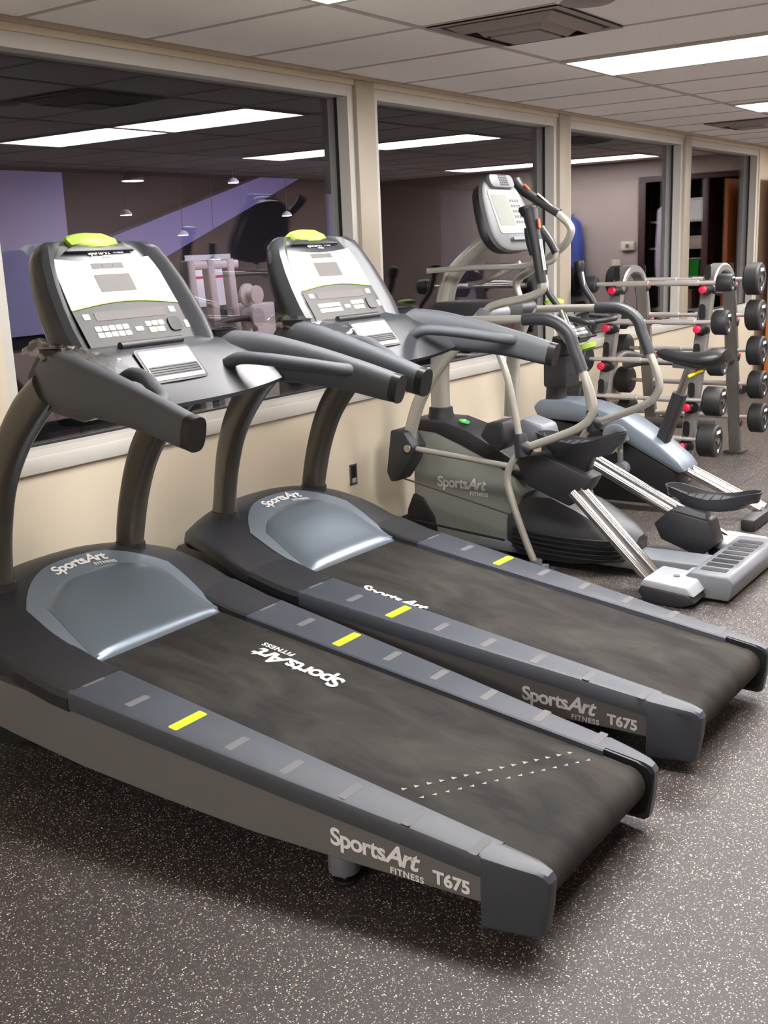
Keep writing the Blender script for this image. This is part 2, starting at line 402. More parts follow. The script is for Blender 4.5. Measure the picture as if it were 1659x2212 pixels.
# closet and door at the end wall
setorg((0, 0, 0))
struct(mesh('trim_7', *merge(boxd(XR-.02, XR+.15, -1.36, -1.28, 0, 2.2), boxd(XR-.02, XR+.5, -.62, -.55, 0, 2.2), boxd(XR-.02, XR+.15, -1.36, -.05, 2.2, 2.26)), 'maroon', bevel=.004))
struct(mesh('wall_closet', *merge(boxd(XR+.9, XR+1, -1.5, .05, 0, 2.4), boxd(XR+.15, XR+.9, -1.5, -1.4, 0, 2.4), boxd(XR+.15, XR+.9, -.05, .05, 0, 2.4), boxd(XR+.15, XR+1, -1.5, .05, 2.35, 2.45), boxd(XR+.15, XR+1, -1.5, .05, -.1, 0)), 'navy', smooth=False))
setorg((XR+.55, -1.0, 0))
shf = thing('storage_shelf', 'open storage shelving inside the closet, white boards', 'shelf', (XR+.55, -1.0, 0))
for z in (.75, 1.12, 1.45, 1.75): box('shelf_board', XR+.3, XR+.85, -1.38, -.62, z, z+.025, 'frame', shf)
for x in (XR+.3, XR+.83): 
    for y in (-1.38, -.64): box('post', x, x+.02, y, y+.02, 0, 2.1, 'steel', shf)
setorg((XR+.5, -.95, 1.145))
gbn = thing('green_bin', 'green plastic bin on the closet shelf', 'bin', (XR+.5, -.95, 1.145))
mesh('body', *loftd([[(XR+.36, -1.13, 1.145), (XR+.62, -1.13, 1.145), (XR+.62, -.79, 1.145), (XR+.36, -.79, 1.145)], [(XR+.33, -1.16, 1.33), (XR+.65, -1.16, 1.33), (XR+.65, -.76, 1.33), (XR+.33, -.76, 1.33)]]), 'green', gbn, smooth=False)
box('lid', XR+.32, XR+.66, -1.17, -.75, 1.33, 1.35, 'lgrey', gbn, bevel=.004)
setorg((0, 0, 0))
for i, (y0, y1, z0, h, mname, lab) in enumerate([(-1.2, -.75, 1.775, .22, 'paper', 'white storage box on the top closet shelf'), (-1.25, -.7, 1.475, .1, 'creamm', 'flat pale folded linen on the second closet shelf'), (-1.15, -.85, .775, .2, 'cardb', 'cardboard box on the lowest closet shelf')]):
    setorg((XR+.5, (y0+y1)/2, z0)); t = thing('storage_box', lab, 'box', (XR+.5, (y0+y1)/2, z0))
    box('body', XR+.36, XR+.7, y0, y1, z0, z0+h, mname, t, bevel=.006); box('lid', XR+.35, XR+.71, y0-.01, y1+.01, z0+h, z0+h+.02, mname, t, bevel=.004)
# coat hanging beside the closet
setorg((XR-.1, -1.18, 1.4))
ct = thing('hanging_coat', 'pale grey cloth garment hanging at the closet edge', 'coat', (XR-.1, -1.18, 1.4))
secs = []
for z, a, b in ((1.95, .05, .03), (1.88, .13, .06), (1.6, .15, .07), (1.3, .16, .08), (1.05, .13, .06)):
    secs.append([(XR-.09+b*math.sin(t_)+.01*math.sin(5*t_), -1.00+.62*a*math.cos(t_)+.012*math.sin(7*t_), z) for t_ in [2*math.pi*k/24 for k in range(24)]])
mesh('cloth', *loftd(secs), 'greycloth', ct)
cyl('hook', (XR-.09, -1.00, 1.93), (XR+.02, -1.00, 2.22), .008, 'steel', ct)
# thermostat, light switch on the end wall
setorg((XR-.02, -1.98, 1.46))
t = thing('thermostat', 'small beige thermostat on the end wall above the light switch', 'thermostat', (XR-.02, -1.48, 1.5))
setorg((XR-.02, -1.48, 1.5))
box('body', XR-.035, XR, -1.56, -1.40, 1.46, 1.56, 'beigep', t, bevel=.006); box('dial_window', XR-.04, XR-.035, -1.50, -1.46, 1.49, 1.53, 'greyf', t)
setorg((XR, -1.63, 1.3)); t = thing('light_switch', 'beige light switch plate on the end wall below the thermostat', 'switch', (XR, -1.63, 1.3))
box('plate', XR-.008, XR, -1.68, -1.58, 1.20, 1.36, 'beigep', t, bevel=.003); box('toggle', XR-.02, XR-.008, -1.64, -1.62, 1.26, 1.30, 'frame', t, bevel=.002)
# blue jacket on the end wall
setorg((XR-.06, -2.17, 1.4)); t = thing('hanging_jacket', 'blue jacket hanging on the end wall behind the barbell rack', 'jacket', (XR-.06, -2.17, 1.4))
secs = []
for z, a, b in ((1.86, .04, .03), (1.80, .12, .05), (1.55, .16, .06), (1.2, .17, .07), (.95, .16, .06)):
    secs.append([(XR-.08+b*math.sin(t_), -2.17+a*math.cos(t_)+.01*math.sin(6*t_), z) for t_ in [2*math.pi*k/24 for k in range(24)]])
mesh('cloth', *loftd(secs), 'blue', t); cyl('hook', (XR-.08, -2.17, 1.86), (XR, -2.17, 1.9), .008, 'steel', t)
# orange door standing open along the window wall
setorg((0, 0, 0))
door = struct(box('door_1', 11.53, 12.18, -.16, -.12, .01, 2.15, 'wood', bevel=.003))
mesh('door_handle', *merge(cyld((11.60, -.16, 1.0), (11.60, -.21, 1.0), .02), lathed((11.60, -.20, 1.0), (0, -1, 0), [(0, .015), (.01, .03), (.03, .032), (.045, .02), (.05, .001)])), 'steel', door)
tag(box('paper_notice', 11.66, 11.88, -.163, -.160, .50, .85, 'paper'), 'white paper notice taped to the orange door', 'notice')

# outlet in the wall
setorg((4.545, 0, .43)); t = thing('wall_outlet', 'open metal outlet box set low in the cream wall between treadmill and elliptical', 'outlet', (4.545, 0, .43))
mesh('metal_frame', *merge(boxd(4.515, 4.522, -.006, .0, .375, .485), boxd(4.568, 4.575, -.006, 0, .375, .485), boxd(4.515, 4.575, -.006, 0, .375, .383), boxd(4.515, 4.575, -.006, 0, .477, .485)), 'bare', t)
box('socket_opening', 4.522, 4.568, -.003, -.001, .383, .477, 'dark', t); box('wire_nut', 4.53, 4.56, -.012, -.003, .385, .41, 'lgrey', t, bevel=.002)

# ================================================================== HALL BEYOND THE GLASS
setorg((0, 0, 0))
YO = 5.6
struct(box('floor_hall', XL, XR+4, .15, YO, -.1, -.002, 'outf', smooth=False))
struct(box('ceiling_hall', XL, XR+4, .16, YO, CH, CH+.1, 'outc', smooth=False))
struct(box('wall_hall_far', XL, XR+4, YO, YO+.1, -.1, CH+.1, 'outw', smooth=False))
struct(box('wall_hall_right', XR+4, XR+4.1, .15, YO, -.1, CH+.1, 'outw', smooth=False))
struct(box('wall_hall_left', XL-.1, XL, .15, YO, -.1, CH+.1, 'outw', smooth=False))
# lilac wall panels and a sloping stair stringer
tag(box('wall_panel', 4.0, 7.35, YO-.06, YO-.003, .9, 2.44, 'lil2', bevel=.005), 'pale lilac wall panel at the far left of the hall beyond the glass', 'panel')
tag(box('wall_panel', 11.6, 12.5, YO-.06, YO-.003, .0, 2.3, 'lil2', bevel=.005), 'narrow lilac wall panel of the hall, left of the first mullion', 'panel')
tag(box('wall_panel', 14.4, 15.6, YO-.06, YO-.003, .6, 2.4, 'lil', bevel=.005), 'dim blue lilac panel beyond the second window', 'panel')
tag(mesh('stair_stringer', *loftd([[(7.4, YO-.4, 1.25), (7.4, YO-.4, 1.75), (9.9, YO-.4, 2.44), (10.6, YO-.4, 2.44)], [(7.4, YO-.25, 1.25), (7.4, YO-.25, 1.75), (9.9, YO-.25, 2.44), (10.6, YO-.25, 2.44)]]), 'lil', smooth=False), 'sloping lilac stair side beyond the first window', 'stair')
pends = [(7.4, YO-1, 2.30, 'big'), (8.35, 4.2, 2.28, 'a'), (7.1, 4.4, 1.98, 'b'), (8.1, 4.7, 1.80, 'c'), (9.5, 4.5, 1.98, 'd'), (8.75, 4.9, 1.55, 'e')]
labs = ['dark hanging dome lamp at the upper left beyond the glass', 'tiny white hanging lamp high above the dark machine', 'small white hanging lamp left of the far machine', 'faint white hanging lamp between treadmill console and dark machine', 'small white hanging lamp above the second treadmill lime cap', 'lowest tiny hanging lamp beyond the glass']
for (x, y, z, kd), lb in zip(pends, labs):
    s_ = .11 if kd == 'big' else .055
    setorg((x, y, z)); t = thing('pendant_lamp', lb, 'lamp', (x, y, z), 0, 'hanging lamps beyond the glass')
    mesh('shade', *lathed((x, y, z), (0, 0, 1), [(0, s_), (.25*s_, s_*1.0), (.7*s_, s_*.6), (.9*s_, s_*.15)]), 'navy' if kd == 'big' else 'paper', t)
    mesh('bulb', *lathed((x, y, z-.004), (0, 0, 1), [(0, .001), (0, s_*.9), (.004, s_*.9)]), 'pend', t)
    cyl('cord', (x, y, z+.8*s_), (x, y, CH+.001), .003, 'dark', t, segs=6)
ar = bpy.data.lights.new('hall fill', 'AREA'); ar.energy = LILAC*3.0; ar.size = 3; ar.size_y = 1; ar.shape = 'RECTANGLE'; ar.color = (.74, .70, 1)  # added lilac light without a fixture, brightens the hall
ao = bpy.data.objects.new('hall_fill', ar); COL.objects.link(ao); ao.location = (9.0, 3.4, 2.40); ao.rotation_euler = (math.radians(35), 0, 0)
ar2 = bpy.data.lights.new('hall fill', 'AREA'); ar2.energy = LILAC*1.2; ar2.size = 2; ar2.color = (1, .75, .62)  # second added hall light, warm, also without a fixture
ao2 = bpy.data.objects.new('hall_fill', ar2); COL.objects.link(ao2); ao2.location = (12.2, 3.2, 2.40); ao2.rotation_euler = (math.radians(30), 0, 0)

# cream cable machine seen through the glass
setorg((8.2, 4.2, 0)); t = thing('cable_machine', 'cream weight machine standing beyond the glass, left of the second treadmill console', 'machine', (8.2, 4.2, 0))
for x in (7.75, 8.02, 8.3): tube('frame_post', [(x, 4.2, 0), (x-.12, 4.2, 1.55)], (.05, .05), 'creamm', t, expo=5, smooth=False)
tube('cross_beam', [(7.6, 4.2, 1.5), (8.3, 4.2, 1.5)], (.04, .04), 'creamm', t, expo=5, smooth=False)
for z, y in ((1.2, 3.95), (.98, 3.95)):
    mesh('pulley', *lathed((8.15, y, z), (0, -1, 0), [(0, .05), (.0, .11), (.03, .11), (.035, .05), (.12, .05), (.13, .09), (.15, .09)]), 'creamm', t)
box('weight_stack', 8.35, 8.75, 4.1, 4.4, .1, 1.1, 'creamm', t, bevel=.02)
tube('dark_handle', [(7.6, 3.9, .95), (8.1, 3.9, .98), (8.2, 3.9, .85)], .03, 'maroon', t)
setorg((0, 0, 0))
tag(box('wall_poster', 8.5, 9.2, YO-.5, YO-.49, 1.05, 1.6, 'paper'), 'white notice sheet behind the cream machine beyond the glass', 'poster')
tag(box('poster_stripe', 8.55, 9.15, YO-.505, YO-.5, 1.35, 1.375, 'red'), 'thin red stripe across the white notice sheet', 'stripe')
# stool
setorg((3.5, .85, 0)); t = thing('pedestal_stool', 'black pedestal stool with two chrome rings, beyond the glass under the first treadmill handle', 'stool', (3.5, .85, 0))
mesh('seat', *lathed((3.5, .85, .80), (0, 0, 1), [(0, .04), (.02, .13), (.09, .15), (.11, .13), (.12, .001)]), 'dark', t)
cyl('column', (3.5, .85, .02), (3.5, .85, .82), .035, 'dark', t)
for dx in (-.1, .1):
    P = [(3.5+dx+.085*math.cos(a), .80+.04*math.sin(a), .66+.06*math.sin(a)) for a in [math.radians(q) for q in range(0, 361, 30)]]
    tube('chrome_ring', P, .007, 'chrome', t, segs=8, n=3)
mesh('base', *lathed((3.5, .85, 0), (0, 0, 1), [(0, .2), (.02, .2), (.04, .05)]), 'dark', t)

# ================================================================== TREADMILL
SL = .133
def deckz(y): return .19+SL*y
XO = [(0, .335), (.05, .355), (.12, .37), (.36, .389), (.66, .419), (1.05, .452), (1.43, .482), (1.6, .49)]
def xo(y): return interp(XO, y)
def treadmill():
    setorg((0, 0, 0))
    t = thing('treadmill', '', 'treadmill', (0, 0, 0), 0, 'pair of treadmills')
    # deck
    ys = [.12, .4, .8, 1.2, 1.6]
    mesh('deck', *loftd([[(-.34, y, deckz(y)-.1), (.34, y, deckz(y)-.1), (.34, y, deckz(y)-.012), (-.34, y, deckz(y)-.012)] for y in ys]), 'dark', t, smooth=False)
    # belt loop
    rc = .055; yc = .045; zc = deckz(yc)-rc
    prof = [(y, deckz(y)) for y in (1.62, 1.3, 1.0, .7, .4, .2, .08)]
    prof += [(yc+rc*math.cos(math.radians(a)), zc+rc*math.sin(math.radians(a))) for a in (82, 100, 120, 140, 160, 180, 200, 220, 240, 262)]
    prof += [(.3, deckz(.3)-.107), (1.5, deckz(1.5)-.107)]
    belt = mesh('running_belt', *loftd([[(x, y, z) for y, z in prof] for x in (-.283, -.15, 0, .15, .283)], cap=True), 'belt', t, ang=60)
    cyl('rear_roller', (-.28, yc, zc), (.28, yc, zc), rc-.004, 'dark2', t)
    # rails
    for s in (-1, 1):
        ys = [.115, .2, .36, .5, .66, .85, 1.05, 1.25, 1.43]
        secs = []
        for y in ys:
            z = .205+SL*y; o = xo(y)
            secs.append([(s*x, y, zz) for x, zz in ((.277, z-.024), (.279, z-.001), (.284, z+.003), (o-.016, z+.003), (o-.007, z-.001), (o-.001, z-.012), (o+.001, z-.05), (o-.02, z-.055), (o-.03, z-.03))])
        mesh('side_rail', *loftd(secs), 'rail', t, ang=30)
        secs = []
        for y in (1.425, 1.5, 1.57, 1.66):
            z = .205+SL*y+(.0 if y < 1.5 else (y-1.5)*.10); o = xo(y)+.002
            secs.append([(s*x, y, zz) for x, zz in ((.276, z-.03), (.278, z), (.288, z+.006), (o-.03, z+.005), (o-.010, z-.002), (o, z-.018), (o+.001, z-.055), (o-.02, z-.06), (o-.03, z-.03))])
        mesh('rail_front_cover', *loftd(secs), 'hood', t, ang=30)
        # rear end cap
        A = [(.13, .2255), (.06, .216), (.0, .207), (-.020, .199), (-.030, .184), (-.026, .12), (-.014, .045), (.0, .036), (.13, .036)]
        def ox(y): return .371 if y > .1 else .371-.036*min(1, (.13-y)/.155)**1.2
        secs = [[(s*.297, y, z) for y, z in A], [(s*(ox(y)-.012), y, z+(0 if z > .15 else 0)) for y, z in A],
                [(s*(ox(y)-.003), y+(.004 if y < 0 else 0), z-(.004 if z > .19 else 0)+(.003 if z < .06 else 0)) for y, z in A],
                [(s*ox(y), y+(.012 if y < 0 else 0), z-(.014 if z > .19 else 0)+(.008 if z < .06 else 0)) for y, z in A]]
        ec = mesh('end_cap', *loftd(secs), 'rail', t, ang=28)
        I_ = [(.12, .2225), (.02, .208), (-.012, .196), (-.024, .18), (-.02, .12), (-.006, .06), (.02, .05), (.12, .05)]
        mesh('inner_guard', *loftd([[(s*.287, y, z) for y, z in I_], [(s*.298, y, z) for y, z in I_]]), 'dark', ec)
        # strips
        for k in range(8):
            yk = .151+k*.1822; z = .205+SL*yk+.0024; o = xo(yk)
            xm = (.285+o)/2-.003; lime = (k == 5)
            hw = .062 if lime else .040; hl = .016 if lime else .0125
            if not lime: xm += .008
            O = V((s*xm, yk, z)); uy = V((0, 1, SL)).normalized()
            ux = V((1, 0, 0)) 
            p = mesh('grip_strip', *slab(rrect(-hw, hw, -hl, hl, .006), O, ux, uy, .0010), 'lime' if lime else 'pad', t, ang=60)
            if lime: p['label'] = 'lime green strip'
        # side plates
        ysp = [.12, .3, .5, .8, 1.1, 1.4, 1.7, 1.95]
        BZ = [(.1, .10), (.74, .112), (1.26, .152), (1.67, .20), (1.95, .235)]
        secs = []
        for y in ysp:
            o = xo(y)-.006; zt = .205+SL*y-.045; zb = interp(BZ, y)
            if y > 1.5: zt -= (y-1.5)*.08
            secs.append([(s*x, y, z) for x, z in ((o-.03, zt), (o, zt), (o, zb+.004), (o-.004, zb), (o-.03, zb))])
        sp_ = mesh('side_plate', *loftd(secs), 'plate', t, ang=30)
        # dark end block in front of plate rear end
    # side lettering on the left plate: reading rearwards
    def onplate(y, z): return V((-(xo(y)-.006), y, z))
    d = (onplate(.15, .14)-onplate(.55, .165)).normalized()
    ux = V((0, -1, -.045)).normalized()
    L1 = logo(.068)
    def platewrap(vf, y0, z0, wid):
        vs, fs = vf; xs = [v.x for v in vs]; k = wid/(max(xs)-min(xs)); a = min(xs)
        out = []
        for v in vs:
            q = (v.x-a)*k; y = y0-q; z = z0-.045*q*1.2+v.y*k
            out.append((-(xo(y)-.006)-.0022, y, z))
        return out, fs
    mesh('lettering', *platewrap(L1, .545, .150, .262), 'letter', t, smooth=False)
    mesh('lettering', *platewrap(textd('T675', .05, .002), .258, .121, .098), 'letter', t, smooth=False)
    # motor housing
    secs = []
    for y, hw, zb, zt in ((1.40, .44, .22, .34), (1.7, .455, .16, .40), (1.95, .465, .10, .47), (2.10, .44, .09, .47), (2.20, .37, .12, .42)):
        secs.append([(-hw*.96, y, zb), (hw*.96, y, zb), (hw, y, zb+.04), (hw, y, zt-.06), (hw*.97, y, zt), (-hw*.97, y, zt), (-hw, y, zt-.06), (-hw, y, zb+.04)])
    mesh('motor_housing', *loftd(secs), 'dark2', t, ang=35)
    mesh('side_vent', *merge(*[boxd(-.472, -.44, 1.75, 2.0, .24+.03*k, .252+.03*k) for k in range(5)]), 'dark', t)
    # hood
    ZC = [(1.42, .385), (1.55, .402), (1.60, .425), (1.65, .452), (1.75, .510), (1.85, .562), (1.95, .600), (2.02, .610), (2.10, .597), (2.17, .55), (2.21, .47)]
    ZE = [(1.42, .395), (1.55, .405), (1.7, .445), (1.82, .492), (1.95, .525), (2.05, .53), (2.13, .50), (2.18, .45), (2.21, .40)]
    HX = [(1.42, .482), (1.60, .49), (1.75, .485), (1.9, .468), (2.0, .445), (2.08, .405), (2.15, .35), (2.19, .29), (2.21, .22)]
    def H(x, y):
        o = interp(HX, y); a = min(1, abs(x)/o)
        return interp(ZC, y)+(interp(ZE, y)-interp(ZC, y))*a**2.6
    ys = [1.57, 1.60, 1.65, 1.70, 1.75, 1.80, 1.85, 1.90, 1.95, 2.0, 2.04, 2.08, 2.12, 2.15, 2.18, 2.20, 2.21]
    secs = []
    for y in ys:
        o = interp(HX, y); row = [(-o*.97, y, H(o, y)-.06), (-o-.003, y, H(o, y)-.045), (-o, y, H(o, y)-.012)]
        for k in range(25):
            s_ = -1+2*k/24; s_ = math.copysign(abs(s_)**.85, s_)*.985; row.append((s_*o, y, H(s_*o, y)))
        row += [(o, y, H(o, y)-.012), (o+.003, y, H(o, y)-.045), (o*.97, y, H(o, y)-.06)]
        secs.append(row)
    mesh('motor_hood', *loftd(secs), 'hood', t, ang=50)
    # silver panel and dome, patches following the hood
    def patch(hx, y0, y1, top, lift, nm, m, crown=0, droop=0):
        N = 18; Mr = 22; rows = []
        for j in range(Mr+1):
            v = j/Mr; row = []
            for i in range(N+1):
                u = -1+2*i/N
                # superellipse-like outline: wide near lip, rounded at top
                wv = hx(v); x = u*wv
                yb = y0+.035*(u*u-1)*-1*0
                y = y0+(y1-y0)*v - top*(abs(u)**2.6)*v
                e = min(1, (1-abs(u))*6)*min(1, (1-v)*7+.0)*1.0
                z = H(x, y)+lift+crown*e**.5*(1-u*u*.3) - (droop if j == 0 else 0)
                if j == 0: y -= .012
                row.append((x, y, z))
            rows.append(row)
        vs = [p for r in rows for p in r]; n = N+1; fs = []
        for j in range(Mr):
            for i in range(N): a = j*n+i; fs.append((a, a+1, a+1+n, a+n))
        # skirt
        c0 = len(vs); bd = [i for i in range(n)]+[j*n+N for j in range(1, Mr+1)]+[Mr*n+i for i in range(N-1, -1, -1)]+[j*n for j in range(Mr-1, 0, -1)]
        for i in bd: p = vs[i]; vs.append((p[0], p[1], p[2]-.03))
        for q in range(len(bd)): r_ = (q+1) % len(bd); fs.append((bd[q], bd[r_], c0+r_, c0+q))
        return mesh(nm, vs, fs, m, t, ang=60)
    patch(lambda v: .272+.035*math.sin(min(1, v*1.3)*math.pi/2), 1.56, 1.965, .15, .0035, 'hood_panel', 'silver', 0)
    patch(lambda v: .270-.02*v, 1.548, 1.87, .085, .005, 'hood_dome', 'silver2', .016, .012)
    # logo on the hood panel
    lg = logo(.05); vs, fs = lg; xs = [v.x for v in vs]; k = .235/(max(xs)-min(xs))
    out = []
    for v in vs:
        x = (v.x-min(xs))*k-.115; y = 1.905+v.y*k*1.0-.04*abs((x+.0)/.2)**2; out.append((x, y, H(x, y)+.0065))
    mesh('lettering', out, fs, 'letter', t, smooth=False)
    # uprights
    for s in (-1, 1):
        P = [(s*.280, 1.99, .50), (s*.280, 1.972, .62), (s*.288, 1.935, .78), (s*.298, 1.875, .93), (s*.312, 1.78, 1.06), (s*.328, 1.66, 1.17), (s*.338, 1.55, 1.245)]
        u_ = tube('upright', P, [(.036, .052), (.036, .052), (.036, .053), (.036, .056), (.037, .058), (.038, .058), (.038, .05)], 'upr', t, hint=(0, 0, 1), segs=24, expo=2.8)
        mesh('collar', *loftd([[(s*.28+.05*math.cos(a), 1.98+.066*math.sin(a), H(.28, 1.98)-.02) for a in [2*math.pi*k/20 for k in range(20)]],
                               [(s*.28+.045*math.cos(a), 1.975+.062*math.sin(a), H(.28, 1.98)+.012) for a in [2*math.pi*k/20 for k in range(20)]]]), 'dark2', t)
    # dash between the arms
    DP = [(1.56, 1.348), (1.50, 1.350), (1.455, 1.338), (1.425, 1.318), (1.36, 1.242), (1.315, 1.196), (1.30, 1.180), (1.315, 1.165), (1.40, 1.160), (1.58, 1.19), (1.62, 1.28)]
    secs = []
    for x in (-.345, -.29, -.22, -.16, -.08, 0, .08, .16, .22, .29, .345):
        a = abs(x)/.345; sec = []
        for y, z in DP:
            yy = y - (.045*(a**2) if y < 1.38 else 0)*1.0 + (.0)
            zz = z + (.03*a**3 if z < 1.25 and y < 1.38 else 0)
            sec.append((x, yy, zz))
        secs.append(sec)
    mesh('dash', *loftd(secs), 'console', t, ang=32)
    # arms
    for s in (-1, 1):
        P = [(s*.295, 1.57, 1.262), (s*.335, 1.47, 1.274), (s*.372, 1.36, 1.268), (s*.402, 1.22, 1.250), (s*.424, 1.05, 1.219), (s*.440, .885, 1.179)]
        tube('handlebar', P, [(.055, .07), (.054, .084), (.047, .080), (.038, .066), (.031, .053), (.029, .0445)], 'arm', t, hint=(0, 0, 1), segs=24, expo=2.9)
        tube('handle_cap', [(s*.4395, .890, 1.1813), (s*.441, .862, 1.1745)], (.0295, .045), 'dark', t, hint=(0, 0, 1), segs=24, expo=2.9, smooth=False)
        tube('pulse_bar', [(s*.215, 1.37, 1.262), (s*.222, 1.315, 1.282), (s*.255, 1.225, 1.276), (s*.315, 1.13, 1.258), (s*.362, 1.055, 1.242), (s*.41, 1.025, 1.232)], .020, 'arm', t, segs=16)
        mesh('cup_holder', *lathed((s*.328, 1.495, 1.358), (0, 0, 1), [(-.03, .05), (.002, .052), (.006, .056), (.006, .045), (-.02, .042), (-.022, .001)]), 'dark', t)
    # console head
    B = V((0, 1.50, 1.343)); UV = V((0, .515, .857)); NV = V((0, -.857, .515)); XV = V((1, 0, 0))
    def P3(x, v, n=0): return B+XV*x+UV*v+NV*n
    secs = []
    for v, w_, n0, dp in ((-.03, .285, .0, .10), (.0, .292, .0, .12), (.06, .295, .0, .125), (.13, .290, .0, .125), (.20, .280, .0, .12), (.27, .262, .0, .11), (.315, .245, .0, .10), (.345, .222, -.004, .085), (.365, .19, -.012, .065), (.375, .14, -.024, .04)):
        r = 1 if v < .33 else max(.1, (.375-v)/.045)
        half = [(0, n0-.004), (w_-.085, n0-.004), (w_-.068, n0+.004), (w_-.05, n0+.026*r), (w_-.030, n0+.034*r), (w_-.010, n0+.022*r), (w_, n0-.010), (w_-.004, n0-.05*dp/.12), (w_-.04, n0-dp*.8), (w_-.10, n0-dp)]
        sec = [P3(x, v, n) for x, n in half]+[P3(-x, v, n) for x, n in reversed(half[1:])]
        secs.append(sec)
    mesh('console_head', *loftd(secs), 'console', t, ang=35)
    nX = XV
    # face: grey film lower, white film above with curved border
    low = [(-.207, -.012), (.207, -.012), (.212, .125)]+[(.212-.424*k/10, .125+.02*math.sin(math.pi*k/10)) for k in range(1, 10)]+[(-.212, .125)]
    mesh('key_panel', *slab(low, P3(0, 0, .002), XV, UV, .003), 'greyf', t)
    hi = [(-.212, .128)]+[(-.212+.424*k/10, .128+.02*math.sin(math.pi*k/10)) for k in range(1, 10)]+[(.212, .128), (.198, .302)]+[(.198-.396*k/10, .302-.016*math.sin(math.pi*k/10)) for k in range(1, 10)]+[(-.198, .302)]
    wp = mesh('display_panel', *slab(hi, P3(0, 0, .002), XV, UV, .004), 'white', t)
    ln = [(-.212+.424*k/10, .1262+.02*math.sin(math.pi*k/10)) for k in range(11)]; ln2 = [(x, y+.0045) for x, y in reversed(ln)]
    mesh('lime_border', *slab(ln+ln2, P3(0, 0, .003), XV, UV, .0045), 'limeg', t)
    for x0 in (-.062, -.020, .022): mesh('readout', *slab(rrect(x0, x0+.040, .262, .281, .002), P3(0, 0, .0062), XV, UV, .0012), 'screen', wp, smooth=False)
    mesh('screen', *slab(rrect(-.070, .070, .182, .242, .004), P3(0, 0, .0062), XV, UV, .0012), 'screen', wp, smooth=False)
    mesh('message_strip', *slab(rrect(-.140, .140, .088, .118, .006), P3(0, 0, .005), XV, UV, .0012), 'screen', t, smooth=False)
    def key(x, v, w_=.022, h=.016, m='key'): mesh('key', *slab(rrect(x-w_/2, x+w_/2, v-h/2, v+h/2, .003), P3(0, 0, .005), XV, UV, .002), m, t, smooth=False)
    for r in range(2):
        for c in range(5): key(-.150+.0265*c, .062-.0215*r)
    key(.005, .050, .03, .015)
    for c in range(3): key(.048+.0265*c, .064)
    for c in range(2): key(.057+.0330*c, .042, .030, .017, 'limek')
    key(-.172, .104, .024, .018); key(.172, .106, .024, .020); key(.205, .05, .016, .026)
    mesh('stop_pad', *slab(rrect(.128, .178, .030, .078, .014), P3(0, 0, .005), XV, UV, .006), 'dark', t)
    lt = place(logo(.016), P3(-.045, .316, -.001), XV, UV, .002, w_=.09); mesh('lettering', *lt, 'letter', t, smooth=False)
    mesh('lettering', *place(textd('FITNESS', .01, .0002), P3(.055, .318, -.001), XV, UV, .002, w_=.04), 'letter', t, smooth=False)
    # lime top piece
    secs = []
    for v, w_, n0, n1 in ((.335, .06, .012, -.02), (.35, .095, .014, -.06), (.372, .100, .008, -.07), (.392, .085, -.004, -.07), (.402, .055, -.018, -.06)):
        secs.append([P3(-w_, v, n1), P3(-w_*.95, v, n0-.012), P3(-w_*.6, v, n0), P3(0, v, n0+.003), P3(w_*.6, v, n0), P3(w_*.95, v, n0-.012), P3(w_, v, n1)])
    mesh('top_cap', *loftd(secs), 'limeg', t, ang=50)
    mesh('top_ledge', *slab([(-.14, .322), (.14, .322), (.10, .342), (-.10, .342)], P3(0, 0, -.004), XV, UV, .016), 'dark2', t, bevel=.004)
    # book rest bar
    tube('book_rest', [P3(-.125, -.012, .03), P3(.125, -.012, .03)], .012, 'dark2', t, smooth=False, segs=12)
    # vent panel on dash
    O = V((0, 1.3925, 1.2805)); uy = V((0, .0655, .0755)).normalized()
    O += V((0, -.003, .003))
    vp_ = mesh('vent_panel', *slab(rrect(-.104, .104, -.052, .056, .008), O, XV, uy, .004), 'white', t)
    mesh('vent_surround', *slab(rrect(-.114, .114, -.060, .066, .012), O, XV, uy, .002), 'dark2', t)
    mesh('fan_grille', *slab(rrect(-.100, .100, -.038, -.002, .002), O, XV, uy, .0012, .004), 'dark', vp_, smooth=False)
    mesh('grille_slats', *merge(*[slab([(-.098, -.034+.0085*k), (.098, -.034+.0085*k), (.098, -.0325+.0085*k), (-.098, -.0325+.0085*k)], O, XV, uy, .003, .004) for k in range(4)]), 'greyf', vp_, smooth=False)
    mesh('small_label', *slab(rrect(-.02, .02, .022, .036, .001), O, XV, uy, .0008, .004), 'tbar', vp_, smooth=False)
    # levelling feet
    for s in (-1, 1):
        ft = cyl('levelling_foot', (s*.335, .56, .035), (s*.335, .56, .16), .042, 'grey', t, bevel=.004)
        cyl('foot_bolt', (s*.335, .56, .012), (s*.335, .56, .04), .009, 'chrome', ft); cyl('foot_pad', (s*.335, .56, 0), (s*.335, .56, .014), .03, 'black', ft, bevel=.003)
    # lift arms and front crosspiece
    for s in (-1, 1):
        tube('lift_arm', [(s*.24, 1.72, .02), (s*.24, 2.02, .26)], (.012, .035), 'grey', t, smooth=False, expo=5)
        mesh('transport_wheel', *lathed((s*.24-.02, 1.72, .036), (1, 0, 0), [(0, .01), (0, .036), (.04, .036), (.04, .01)]), 'dark', t)
    tube('lift_crossbar', [(-.3, 2.02, .13), (.3, 2.02, .13)], .02, 'grey', t, smooth=False)
    return t, belt
T1, belt1 = treadmill()
T1.location = (2.313, -2.42, 0)
T1['label'] = 'nearer grey treadmill in front with a dotted seam across its black belt'
T2 = dup(T1, (3.335, -2.42, 0), math.radians(-1.3), 'farther grey treadmill, second from the camera, next to the elliptical trainer')
